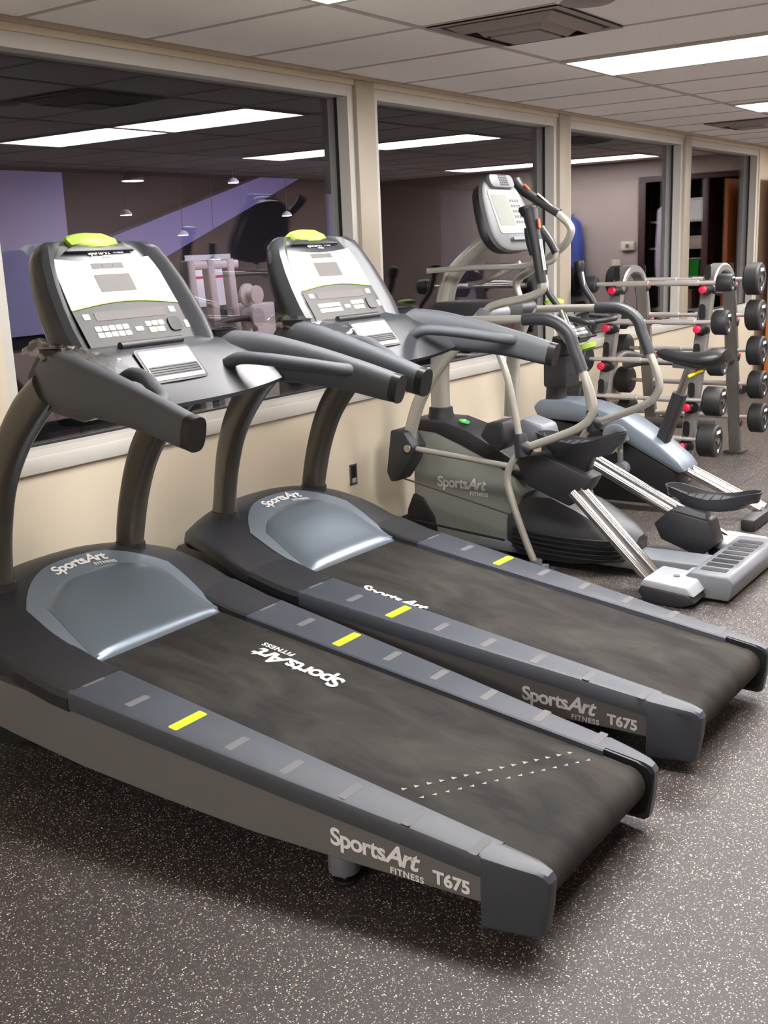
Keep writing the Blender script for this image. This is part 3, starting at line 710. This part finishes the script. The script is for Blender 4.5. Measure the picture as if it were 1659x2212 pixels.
# belt marks differ between the two machines
setorg((0, 0, 0))
lg = logo(.06)
vs_, fs_ = place(lg, (.152, .905, deckz(.905)+.002), (0, 1, SL), (-1, 0, 0), 0, w_=.36)
mesh('belt_lettering', vs_, fs_, 'letter', T1, smooth=False)
vs_, fs_ = place(logo(.06), (-.268, 1.315, deckz(1.315)+.002), (0, -1, -SL), (1, 0, 0), 0, w_=.30)
mesh('belt_lettering', vs_, fs_, 'letter', T2, smooth=False)
tri = []
for r in range(2):
    for k in range(15):
        u = k/14; x = -.23+.46*u; y = .385-.245*u+r*.05
        d = .008; sgn = 1 if r else -1
        z = deckz(y)+.0015
        mesh('seam_mark', *([(x-d, y, z), (x+d, y-.004, z), (x, y+sgn*d*1.3, deckz(y+sgn*d*1.3)+.0015)], [(0, 1, 2)]), 'mark', T1, smooth=False)

# crinkled clear plastic draped over the left cup holders
def wrap(loc, rz, lab, seed):
    rnd = random.Random(seed); n, m_ = 16, 8; vs = []
    for i in range(n+1):
        for j in range(m_+1):
            u, v = i/n, j/m_-.5
            y = 1.60-.40*u; x = -.325-.035*u+v*(.11-.04*u)
            z = 1.378-.040*u**1.6-1.6*v*v*.09+rnd.uniform(-.005, .006)+(.008 if u < .25 else 0)*rnd.random()
            vs.append((x+rnd.uniform(-.006, .006), y+rnd.uniform(-.008, .008), z))
    fs = [(i*(m_+1)+j, i*(m_+1)+j+1, (i+1)*(m_+1)+j+1, (i+1)*(m_+1)+j) for i in range(n) for j in range(m_)]
    setorg((0, 0, 0)); o = mesh('plastic_wrap', vs, fs, 'film', ang=12)
    sd = o.modifiers.new('t', 'SOLIDIFY'); sd.thickness = .0012
    o.location = loc; o.rotation_euler = (0, 0, rz); tag(o, lab, 'wrap', 'clear plastic wraps on the treadmill handles')
wrap(T1.location, 0, 'clear crinkled plastic over the left handle of the nearer treadmill', 1)
wrap(T2.location, math.radians(-1.3), 'clear crinkled plastic over the left handle of the farther treadmill', 2)

# ================================================================== ELLIPTICAL
EX = 4.95
setorg((EX, -1.0, 0))
E = thing('elliptical_trainer', 'grey elliptical trainer with chrome ramps standing beside the farther treadmill', 'elliptical', (EX, -1.0, 0))
prism('side_shroud', [(-.19, .03), (-.205, .66), (-.34, .64), (-.52, .575), (-.70, .50), (-.82, .42), (-.865, .33), (-.83, .2), (-.74, .03)], 4.83, 5.07, 'shroud', E, bevel=.012)
prism('top_cover', [(-.185, .64), (-.19, .70), (-.41, .695), (-.55, .655), (-.72, .575), (-.92, .47), (-.95, .40), (-.72, .485), (-.52, .57), (-.35, .632)], 4.822, 5.078, 'dark2', E, bevel=.012)
prism('front_fender', [(-.13, .0), (-.16, .20), (-.20, .29), (-.26, .27), (-.33, .17), (-.36, .02)], 4.815, 5.085, 'dark', E, bevel=.01)
mesh('mast_collar', *lathed((EX, -.31, .68), (0, 0, 1), [(0, .075), (.05, .066), (.07, .064), (.075, .055)]), 'dark2', E)
tube('mast', [(EX, -.31, .68), (EX, -.31, .95), (EX, -.335, 1.2), (EX, -.38, 1.40), (EX, -.47, 1.51), (EX, -.66, 1.64)], [(.052, .052), (.052, .052), (.05, .05), (.046, .046), (.042, .042), (.04, .04)], 'tube', E, segs=20)
bd = mesh('badge', *lathed((4.90, -.485, .690), (0, -.30, 1), [(0, .03), (.004, .028), (.005, .001)]), 'green', E)
mesh('badge_mark', *slab(rrect(-.014, .014, -.005, .005, .003), (4.90, -.4865, .696), (1, 0, 0), (0, 1, .3), .0008), 'paper', bd)
mesh('lettering', *place(logo(.05), (4.828, -.355, .345), (0, -1, .0), (0, 0, 1), .001, w_=.31), 'letterg', E, smooth=False)
# rear housing
secs = []
for y, hw, zb, zm, zt in ((-.78, .13, .03, .20, .30), (-.90, .17, .03, .21, .36), (-1.04, .20, .03, .20, .37), (-1.18, .21, .035, .19, .32), (-1.30, .20, .05, .18, .26), (-1.40, .16, .07, .165, .21), (-1.46, .08, .10, .15, .17)):
    secs.append([(EX-hw*.85, y, zb), (EX+hw*.85, y, zb), (EX+hw, y, (zb+zm)/2), (EX+hw, y, zm), (EX+hw*.75, y, zt-.02), (EX+hw*.4, y, zt), (EX-hw*.4, y, zt), (EX-hw*.75, y, zt-.02), (EX-hw, y, zm), (EX-hw, y, (zb+zm)/2)])
mesh('rear_housing', *loftd(secs), 'dark3', E, ang=40)
rb = []
for k in range(5):
    z = .075+.024*k; P = []
    for y, hw in ((-.82, .145), (-.92, .18), (-1.04, .205), (-1.18, .214), (-1.30, .203), (-1.39, .17), (-1.45, .10)): P.append((EX-hw, y, z))
    rb.append(tubed(P, .006, segs=8, n=3))
mesh('ribs', *merge(*rb), 'dark', E)
prism('base_beam', [(-.60, .03), (-.60, .09), (-1.83, .10), (-1.83, .03)], EX-.13, EX+.07, 'grey', E, bevel=.01)
prism('base_plate', [(-.08, 0), (-.08, .03), (-.78, .03), (-.78, 0)], 4.80, 5.10, 'dark', E)
rbm = prism('rear_step', [(-1.80, .015), (-1.79, .09), (-1.83, .13), (-2.0, .13), (-2.03, .10), (-2.01, .015)], 4.60, 5.32, 'grey', E, bevel=.012)
mesh('tread_marks', *merge(*[slab(rrect(4.66+.075*k, 4.71+.075*k, -.06, .06, .01), (0, -1.915, .1305), (1, 0, 0), (0, 1, 0), .0015) for k in range(8)]), 'dark2', rbm)
for s, y0, z0, y1, z1, yb_ in ((-1, -1.28, .455, -1.66, .085, -1.66), (1, -1.00, .47, -1.76, .10, -1.72)):
    xc = EX+s*.355 if s < 0 else EX+.355
    bx = prism('roller_housing', [(yb_+.02, .05), (yb_, .085), (yb_-.22, .07), (yb_-.25, .03), (yb_-.18, .0), (yb_-.03, .0)], xc-.14 if s < 0 else xc-.10, xc+.10 if s < 0 else xc+.14, 'dark2', E, bevel=.012)
    prism('housing_cap', [(yb_+.01, .08), (yb_-.01, .115), (yb_-.21, .105), (yb_-.245, .06)], xc-.142 if s < 0 else xc-.102, xc+.102 if s < 0 else xc+.142, 'lgrey', bx, bevel=.01)
    cyl('cap_bolt', (xc-.02, yb_-.12, .10), (xc-.02, yb_-.12, .115), .014, 'grey', bx)
    cyl('pivot_pin', (xc+.08*(-s), yb_-.13, .06), (xc+.2*(-s), yb_-.13, .06), .035, 'lgrey', bx)
    for dx in (-.055, .055):
        tube('chrome_rail', [(xc+dx, y0, z0), (xc+dx, y1, z1)], (.021, .021), 'chrome', E, smooth=False, segs=20)
    prism('rail_channel', [(y0, z0-.035), (y0, z0-.005), (y1, z1-.005), (y1, z1-.035)], xc-.045, xc+.045, 'dark2', E, bevel=.003)
# pedals
def pedal(xc, yf, yr, z, zr):
    N = 28
    def ring(sx, sy, zz, tilt=0):
        P = []
        L_ = (yf-yr)/2; yc = (yf+yr)/2
        for k in range(N):
            a = 2*math.pi*k/N; c, s_ = math.cos(a), math.sin(a)
            c = math.copysign(abs(c)**.7, c); s_ = math.copysign(abs(s_)**.75, s_)
            w_ = .092-.012*s_*0+.010*math.cos(a*1)
            y = yc+s_*L_*sy
            zz2 = zz(y) if callable(zz) else zz
            P.append((xc+c*.09*sx*(1-.12*abs(s_)), y, zz2))
        return P
    rim = lambda y: z+(zr-z)*(yf-y)/(yf-yr)+.022*math.cos((y-yf)/(yf-yr)*2*math.pi*1.0)
    bot = lambda y: z-.085+.055*abs((y-(yf+yr)/2)/((yf-yr)/2))**2
    flo = lambda y: z+(zr-z)*(yf-y)/(yf-yr)-.030
    secs = [ring(.65, .7, bot), ring(.9, .93, lambda y: (bot(y)*.5+rim(y)*.5)), ring(1, 1, rim), ring(.93, .965, rim), ring(.88, .93, flo)]
    p = mesh('pedal', *loftd(secs), 'dark3', E, ang=50)
    rbz = []
    for k in range(9):
        y = yf-.07-(yf-yr-.14)*k/8
        rbz.append(slab([(-.05, -.004), (.05, .008), (.05, .014), (-.05, .002)], (xc, y, flo(y)), (1, 0, 0), (0, 1, 0), .006))
    mesh('tread', *merge(*rbz), 'dark', p)
pedal(4.73, -1.00, -1.47, .675, .70)
pedal(5.16, -1.50, -1.98, .375, .375)
prism('pedal_bracket', [(-.92, .58), (-1.08, .605), (-1.34, .51), (-1.31, .45), (-1.22, .36), (-1.00, .44)], 4.63, 4.76, 'dark2', E, bevel=.012)
prism('pedal_bracket', [(-1.46, .20), (-1.54, .275), (-1.74, .24), (-1.78, .12), (-1.70, .05), (-1.50, .12)], 5.10, 5.24, 'dark2', E, bevel=.012)
prism('bracket_neck', [(-1.08, .58), (-1.2, .64), (-1.32, .62), (-1.28, .50)], 4.67, 4.75, 'dark', E)
prism('bracket_neck', [(-1.58, .24), (-1.62, .32), (-1.72, .32), (-1.72, .22)], 5.12, 5.20, 'grey', E)
prism('crank_cover', [(-.70, .66), (-.74, .73), (-.84, .745), (-.86, .64), (-.80, .58)], 4.68, 4.84, 'dark2', E, bevel=.02)
prism('crank_cover', [(-.86, .70), (-.90, .755), (-1.02, .72), (-1.04, .65), (-.92, .62)], 4.76, 4.92, 'grey', E, bevel=.02)
# pivot
box('pivot_housing', 4.80, 5.10, -.74, -.36, 1.205, 1.315, 'dark2', E, bevel=.02)
cyl('pivot_shaft', (4.63, -.76, 1.265), (4.86, -.76, 1.265), .034, 'grey', E, bevel=.006); cyl('pivot_shaft', (5.04, -.70, 1.265), (5.26, -.70, 1.265), .034, 'dark3', E, bevel=.006)
# moving arms
tube('moving_arm', [(4.66, -1.05, 1.55), (4.66, -1.07, 1.42), (4.66, -1.065, 1.375), (4.66, -.99, 1.345), (4.66, -.86, 1.32), (4.66, -.79, 1.30), (4.66, -.76, 1.27)], .020, 'tube', E)
g1 = tube('arm_grip', [(4.66, -1.005, 1.745), (4.66, -1.015, 1.70), (4.66, -1.04, 1.58), (4.66, -1.068, 1.41)], [.038, .034, .027, .024], 'dark2', E)
mesh('grip_head', *lathed((4.66, -.995, 1.745), (0, .1, 1), [(-.03, .03), (.0, .042), (.012, .040), (.018, .02)]), 'dark', g1)
mesh('resistance_button', *slab(rrect(-.009, .009, -.022, .022, .008), (4.655, -1.055, 1.68), (1, 0, 0), (0, .15, 1), .006), 'orange', g1)
for dx in (-.011, .006): mesh('sensor_strip', *slab([(dx, -.07), (dx+.007, -.07), (dx+.007, .07), (dx, .07)], (4.658, -1.072, 1.54), (1, 0, 0), (0, .16, 1), .003), 'white', g1)
tube('moving_arm', [(5.24, -.85, 1.745), (5.24, -.925, 1.68), (5.24, -.935, 1.63), (5.24, -.88, 1.56), (5.24, -.70, 1.45), (5.24, -.62, 1.39), (5.24, -.66, 1.27)], .020, 'tube', E)
g2 = tube('arm_grip', [(5.24, -.62, 1.91), (5.24, -.66, 1.865), (5.24, -.77, 1.795), (5.24, -.87, 1.735)], [.030, .026, .023, .023], 'dark2', E)
mesh('resistance_button', *slab(rrect(-.009, .009, -.022, .022, .008), (5.232, -.69, 1.87), (1, 0, 0), (0, .7, .7), .008), 'orange', g2)
mesh('sensor_strip', *slab([(-.012, -.06), (.004, -.06), (.004, .06), (-.012, .06)], (5.236, -.80, 1.80), (1, 0, 0), (0, .78, .62), .004), 'white', g2)
tube('swing_link', [(4.66, -.76, 1.27), (4.67, -.52, 1.05), (4.68, -.36, .84), (4.68, -.27, .60)], (.016, .036), 'tube', E, hint=(0, 0, 1), expo=3)
tube('swing_link', [(5.24, -.70, 1.27), (5.22, -.62, 1.05), (5.2, -.60, .68)], (.018, .040), 'tube', E, hint=(0, 1, 0.01), expo=3)
prism('joint_cover', [(-.20, .67), (-.29, .665), (-.345, .585), (-.31, .50), (-.24, .40), (-.19, .39), (-.165, .44)], 4.62, 4.75, 'dark2', E, bevel=.012)
cyl('joint_bolt', (4.61, -.31, .58), (4.64, -.31, .58), .02, 'chrome', E)
tube('link_rod', [(4.66, -.31, .575), (4.66, -.95, .52)], .015, 'tube', E, smooth=False)
tube('thin_rod', [(4.70, -.21, .40), (4.70, -.86, .27)], .005, 'upr', E, smooth=False)
tube('cable', [(4.78, -.22, .15), (4.76, -.5, .135), (4.75, -.80, .115)], .006, 'dark', E)
# heart-rate bars
for s in (-1, 1):
    x = EX+s*.14
    dy = -.05 if s < 0 else 0
    tube('fixed_bar', [(x, -.34, 1.475), (x, -.62, 1.485), (x, -.80+dy, 1.485), (x+s*.02, -.895+dy, 1.50), (x+s*.03, -.915+dy, 1.55)], .014, 'tube', E)
    tube('pulse_grip', [(x+s*.03, -.915+dy, 1.54), (x+s*.03, -.88+dy*1.3, 1.60), (x+s*.03, -.83+dy*2.1, 1.665)], .021, 'dark2', E)
tube('console_brace', [(EX, -.50, 1.40), (EX, -.62, 1.42), (EX, -.80, 1.50)], .012, 'tube', E)
# side rails (loops) with hubs and legs
for s in (-1, 1):
    x = EX+s*.40
    tube('guard_rail', [(x-s*.28, -.40, 1.245), (x-s*.12, -.52, 1.245), (x, -.66, 1.245), (x, -1.0, 1.252), (x, -1.16, 1.25), (x, -1.25, 1.20), (x, -1.31, 1.06), (x, -1.375, .90), (x, -1.37, .82), (x, -1.29, .75), (x, -1.03, .645)], .020, 'tube', E, segs=18)
    tube('foam_sleeve', [(x, -1.03, 1.252), (x, -1.16, 1.25), (x, -1.25, 1.20), (x, -1.285, 1.12), (x, -1.325, 1.02)], .029, 'dark3', E, segs=18)
    tube('rail_strut', [(x, -.83, 1.24), (x, -.94, .98), (x, -1.0, .70)], .017, 'tube', E)
    tube('rail_leg', [(x, -1.02, .64), (x, -.955, .56), (x, -.935, .46), (x, -1.01, .24), (x, -1.085, .07)], .018, 'tube', E)
    mesh('rail_hub', *merge(lathed((x, -1.005, .715), (0, -.12, -1), [(0, .026), (.03, .034), (.11, .036), (.125, .02)]), lathed((x, -1.01, .66), (0, -1, -.4), [(0, .034), (.05, .03), (.06, .022)])), 'dark2', E)
    mesh('rail_foot', *merge(cyld((x, -1.09, .03), (x, -1.09, .10), .026), boxd(x-.03, x+.03, -1.17, -1.05, 0, .02), boxd(x-.05*s-.06, x-.05*s+.06, -1.10, -1.07, .02, .05)), 'grey', E)
# console
B = V((EX, -.80, 1.56)); UV = V((0, .36, .933)).normalized(); NV = V((0, -.933, .36)).normalized(); XV = V((1, 0, 0))
def Q3(x, v, n=0): return B+XV*x+UV*v+NV*n
def shell(nn, n0, n1, grow=0):
    secs = []
    for n, g in ((n0, -.03), (n0+(n1-n0)*.3, 0), (n0+(n1-n0)*.8, 0), (n1, -.012)):
        g += grow; pts = []
        for k in range(36):
            a = 2*math.pi*k/36; c, s_ = math.cos(a), math.sin(a)
            c = math.copysign(abs(c)**.62, c); s_ = math.copysign(abs(s_)**.68, s_)
            wv = .215 - .035*s_
            pts.append(Q3(c*(wv+g), .19+s_*(.19+g), n))
        secs.append(pts)
    return loftd(secs)
mesh('console_back', *shell(0, -.085, -.02, -.008), 'dark', E, ang=45)
cf = mesh('console_shell', *shell(0, -.035, .012), 'shellg', E, ang=45)
mesh('console_face', *slab(rrect(-.155, .155, .085, .31, .02), Q3(0, 0, .012), XV, UV, .003), 'eface', cf)
mesh('display_window', *slab(rrect(-.135, .02, .125, .285, .01), Q3(0, 0, .0155), XV, UV, .001), mat('pale lcd', '787a74', .6, spec=.2), cf, smooth=False)
for r in range(5):
    for c in range(4): mesh('key', *slab(rrect(.035+.026*c, .053+.026*c, .135+.028*r, .150+.028*r, .002), Q3(0, 0, .0152), XV, UV, .001), 'greyf', cf, smooth=False)
mesh('control_strip', *slab(rrect(-.11, .06, .093, .108, .005), Q3(0, 0, .0155), XV, UV, .001), 'tbar', cf)
mesh('reading_ledge', *slab(rrect(-.08, .10, .045, .06, .004), Q3(0, 0, .012), XV, UV, .02), 'grey', cf)
vh = mesh('vent_hood', *slab(rrect(-.12, .12, .318, .385, .03), Q3(0, 0, .010), XV, UV, .022), 'shellg', cf, bevel=.006)
mesh('vent_grille', *merge(*[slab(rrect(-.03+.022*i, -.013+.022*i, .326+.012*j, .334+.012*j, .002), Q3(0, 0, .0325), XV, UV, .0015) for i in range(4) for j in range(5)]), 'dark', vh)

# ================================================================== EXERCISE BIKE
BX = 6.15
setorg((BX, -.9, 0))
K = thing('exercise_bike', 'upright exercise bike with pale blue silver body behind the elliptical trainer', 'exercise bike', (BX, -.9, 0))
prism('body', [(-.34, .54), (-.70, .49), (-.95, .42), (-1.22, .27), (-1.24, .12), (-1.05, .05), (-.45, .05), (-.34, .15)], BX-.10, BX+.10, 'dark', K, bevel=.02)
prism('upper_shell', [(-.30, .60), (-.34, .645), (-.55, .65), (-.72, .62), (-.90, .56), (-1.10, .44), (-1.24, .33), (-1.29, .27), (-1.24, .255), (-1.05, .35), (-.85, .45), (-.65, .52), (-.34, .53)], BX-.125, BX+.125, 'bluesil', K, bevel=.02)
tube('mast', [(BX, -.40, .62), (BX, -.42, .85), (BX, -.45, 1.02)], (.07, .05), 'dark2', K, hint=(0, 0, 1), expo=4)
box('mast_box', BX-.10, BX+.10, -.52, -.36, .72, .92, 'dark2', K, bevel=.02)
# console facing the rider
B2 = V((BX-.02, -.60, 1.02)); U_2 = V((0, .62, .78)).normalized(); N_2 = V((0, -.78, .62))
cb = mesh('console', *slab(rrect(-.15, .15, 0, .22, .03), B2, XV, U_2, -.06), 'grey', K, bevel=.01)
mesh('console_face', *slab(rrect(-.13, .13, .02, .20, .02), B2, XV, U_2, .003), 'greyf', cb)
for r in range(3):
    for c in range(5): mesh('key', *slab(rrect(-.10+.04*c, -.07+.04*c, .03+.025*r, .048+.025*r, .003), B2+N_2*.003, XV, U_2, .002), 'key', cb, smooth=False)
tube('book_rest', [B2+V((-.12, -.02, .01)), B2+V((.12, -.02, .01))], .010, 'dark', K, smooth=False)
mesh('lime_tray', *lathed((BX+.0, -.60, .985), (0, -.3, -1), [(-.0, .05), (.01, .065), (.03, .06), (.04, .03)]), 'limeg', K)
mesh('lime_cap', *lathed((BX-.1, -.44, 1.235), (0, 0, 1), [(0, .06), (.02, .055), (.03, .02)]), 'limeg', K)
for s in (-1, 1):
    tube('handlebar', [(BX, -.45, 1.10), (BX+s*.10, -.50, 1.16), (BX+s*.2, -.55, 1.185), (BX+s*.24, -.54, 1.22), (BX+s*.25, -.47, 1.32), (BX+s*.25, -.44, 1.44)], .020, 'dark2', K)
    mesh('bar_end', *lathed((BX+s*.25, -.44, 1.43), (0, .1, 1), [(-.02, .026), (.02, .034), (.04, .03), (.05, .01)]), 'dark', K)
    mesh('sensor_strip', *slab([(-.008, -.045), (.008, -.045), (.008, .045), (-.008, .045)], (BX+s*.25-.006, -.474, 1.36), (1, 0, 0), (0, .22, 1), .003), 'white', K)
    tube('elbow_bar', [(BX, -.50, 1.10), (BX+s*.10, -.68, 1.12), (BX+s*.2, -.70, 1.13), (BX+s*.16, -.55, 1.15)], .017, 'dark2', K)
tube('seat_post', [(BX, -1.12, .45), (BX, -1.25, .86)], (.022, .03), 'steel', K, hint=(1, 0, 0), expo=4, smooth=False)
tube('post_sleeve', [(BX, -1.08, .36), (BX, -1.20, .71)], (.036, .05), 'dark2', K, hint=(1, 0, 0), expo=5, smooth=False)
secs = []
for y, w_, zt, zb in ((-1.06, .03, .955, .925), (-1.10, .05, .965, .90), (-1.22, .075, .948, .87), (-1.32, .11, .952, .855), (-1.42, .125, .972, .865), (-1.46, .09, .965, .90)):
    secs.append([(BX+w_*math.cos(a), y, (zt+zb)/2+(zt-zb)/2*math.sin(a)) for a in [2*math.pi*k/20 for k in range(20)]])
mesh('saddle', *loftd(secs), 'dark', K, ang=60)
prism('seat_carrier', [(-1.16, .86), (-1.16, .885), (-1.36, .875), (-1.34, .85)], BX-.04, BX+.04, 'grey', K)
cyl('seat_lever', (BX-.03, -1.34, .85), (BX-.10, -1.28, .82), .009, 'yellow', K)
for dx in (-.045, .045): tube('chrome_beam', [(BX+dx, -1.20, .29), (BX+dx, -1.70, .07)], (.024, .024), 'chrome', K, smooth=False)
box('rear_stabiliser', BX-.28, BX+.28, -1.74, -1.66, .0, .07, 'dark2', K, bevel=.015)
box('front_stabiliser', BX-.28, BX+.28, -.42, -.34, .0, .07, 'dark2', K, bevel=.015)
ck = tube('crank', [(BX-.15, -.90, .26), (BX-.15, -.895, .43)], (.014, .02), 'grey', K, smooth=False, expo=4)
cyl('crank_hub', (BX-.10, -.90, .26), (BX-.17, -.90, .26), .045, 'grey', ck, bevel=.006)
box('label', BX-.168, BX-.165, -.915, -.875, .365, .385, 'yellow', ck)
pd = box('pedal', BX-.26, BX-.16, -.94, -.85, .43, .46, 'dark2', K, bevel=.008)
tube('pedal_strap', [(BX-.21, -.95, .445), (BX-.21, -.93, .50), (BX-.21, -.88, .515), (BX-.21, -.84, .49), (BX-.21, -.84, .445)], (.028, .006), 'grey', pd, hint=(1, 0, 0))

# ================================================================== BARBELL RACK
setorg((7.6, -.58, 0))
RK = thing('barbell_rack', 'double sided silver A-frame barbell rack with red capped hooks', 'rack', (7.6, -.58, 0))
pegz = [1.24, .985, .73, .48, .23]
def legx(z, side): return interp([(0, 6.98), (1.24, 7.34), (1.34, 7.42)], z) if side < 0 else interp([(0, 8.13), (1.2, 7.90), (1.34, 7.82)], z)
for yy in (-.27, -.92):
    P = [(7.00, yy, 0.02), (7.16, yy, .5), (7.36, yy, 1.12), (7.43, yy, 1.30), (7.53, yy, 1.37), (7.66, yy, 1.375), (7.78, yy, 1.32), (7.86, yy, 1.15), (7.96, yy, .7), (8.12, yy, .02)]
    fr = tube('end_frame', P, (.05, .022), 'rack', RK, hint=(0, 0, 1) if False else None, segs=20, expo=3)
    bpy.data.objects.remove(fr)
    secs = []
    Q, _ = smoothpath(P, 6)
    for i, p in enumerate(Q):
        tt = (Q[min(i+1, len(Q)-1)]-Q[max(i-1, 0)]).normalized(); nn = tt.cross(V((0, 1, 0))).normalized()
        secs.append([p+V((0, 1, 0))*a*.045+nn*b*.028 for a, b in ((-1, -.6), (-.8, -1), (.8, -1), (1, -.6), (1, .6), (.8, 1), (-.8, 1), (-1, .6))])
    fr = mesh('end_frame', *loftd(secs), 'rack', RK, ang=35)
    for x in (7.0, 8.12): box('foot_plate', x-.07, x+.07, yy-.07, yy+.07, 0, .018, 'rackd', fr, bevel=.004)
    for side in (-1, 1):
        for z in pegz:
            xx = interp([(0, 7.0), (.5, 7.16), (1.12, 7.36), (1.3, 7.43)], z) if side < 0 else interp([(0, 8.12), (.7, 7.96), (1.15, 7.86), (1.32, 7.78)], z)
            hk = mesh('hook', *merge(lathed((xx, yy, z-.01), (side, 0, .12), [(0, .05), (.035, .05), (.045, .03), (.10, .028)])), 'dark', RK)
            mesh('cap', *lathed((xx+side*.10, yy, z+.002), (side, 0, .12), [(0, .024), (.012, .027), (.028, .026), (.032, .02)]), 'red', hk)
            if z < 1.3: mesh('slot', *slab(rrect(-.022, .022, -.05, .05, .02), (xx-.006*0+side*.029, yy, z+.115), (0, side, 0), (0, 0, 1), .004), 'dark', fr)
tube('cross_beam', [(7.55, -.27, .70), (7.5, -.45, .74), (7.5, -.75, .74), (7.55, -.92, .70)], .035, 'rackd', RK)
tube('cross_beam', [(7.6, -.27, .28), (7.6, -.92, .28)], .035, 'rackd', RK)
for yy in (-.27, -.92): tube('inner_strut', [(7.26, yy, .70), (7.5, yy, .78), (7.95, yy, .70)], .028, 'rackd', RK)
# barbells
def barbell(x, z, r, hl, lab, yc=-.60, half=.43, grp='fixed barbells on the rack'):
    setorg((x, yc, z)); t = thing('barbell', lab, 'barbell', (x, yc, z), 0, grp)
    cyl('bar', (x, yc-half, z), (x, yc+half, z), .014, 'barm', t)
    cyl('grip_sleeve', (x, yc-.30, z), (x, yc-.07, z), .0195, 'barm', t); cyl('grip_sleeve', (x, yc+.05, z), (x, yc+.28, z), .0195, 'barm', t)
    for s in (-1, 1):
        hd = mesh('weight_head', *lathed((x, yc+s*half, z), (0, s, 0), [(-.002, r*.6), (.0, r*.88), (.012, r), (hl-.012, r), (hl, r*.9), (hl+.001, r*.62), (hl-.006, r*.58), (hl-.006, .001)]), 'rubber', t)
        k = hl+.0012
        mesh('weight_mark', *slab(rrect(-r*.34, r*.34, r*.45, r*.65, .002), (x, yc+s*(half+hl-.0015), z), (-s, 0, 0), (0, 0, 1), .003), 'letter', hd, smooth=False)
        mesh('weight_mark', *slab(rrect(-r*.1, r*.1, -r*.72, -r*.5, .002), (x, yc+s*(half+hl-.0015), z), (-s, 0, 0), (0, 0, 1), .003), 'letter', hd, smooth=False)
        cyl('hub_disc', (x, yc+s*(half+hl-.005), z), (x, yc+s*(half+hl+.002), z), r*.18, 'steel', hd)
nearlab = ['lightest barbell with the smallest heads, top of the near side of the rack', 'barbell on the second hooks of the near side of the rack', 'barbell on the middle hooks of the near side, behind the bike saddle', 'barbell on the fourth hooks of the near side of the rack', 'barbell on the lowest hooks of the near side of the rack']
farlab = ['barbell with large heads on top of the far side of the rack', 'barbell on the second hooks of the far side of the rack', 'barbell on the middle hooks of the far side of the rack', 'barbell on the fourth hooks of the far side of the rack', 'barbell on the lowest hooks of the far side of the rack']
nx = [7.26, 7.21, 7.15, 7.09, 7.01]; nr = [.058, .082, .09, .098, .108]
fx = [7.80, 7.87, 7.93, 7.98, 8.03]; frr = [.112, .108, .105, .102, .108]
for i in range(5): barbell(nx[i]-.0, pegz[i]+.05, nr[i], .10+.02*(i > 2), nearlab[i], yc=-.60)
for i in range(5): barbell(fx[i]+.02, pegz[i]+.05, frr[i], .105, farlab[i], yc=-.59, half=.455)
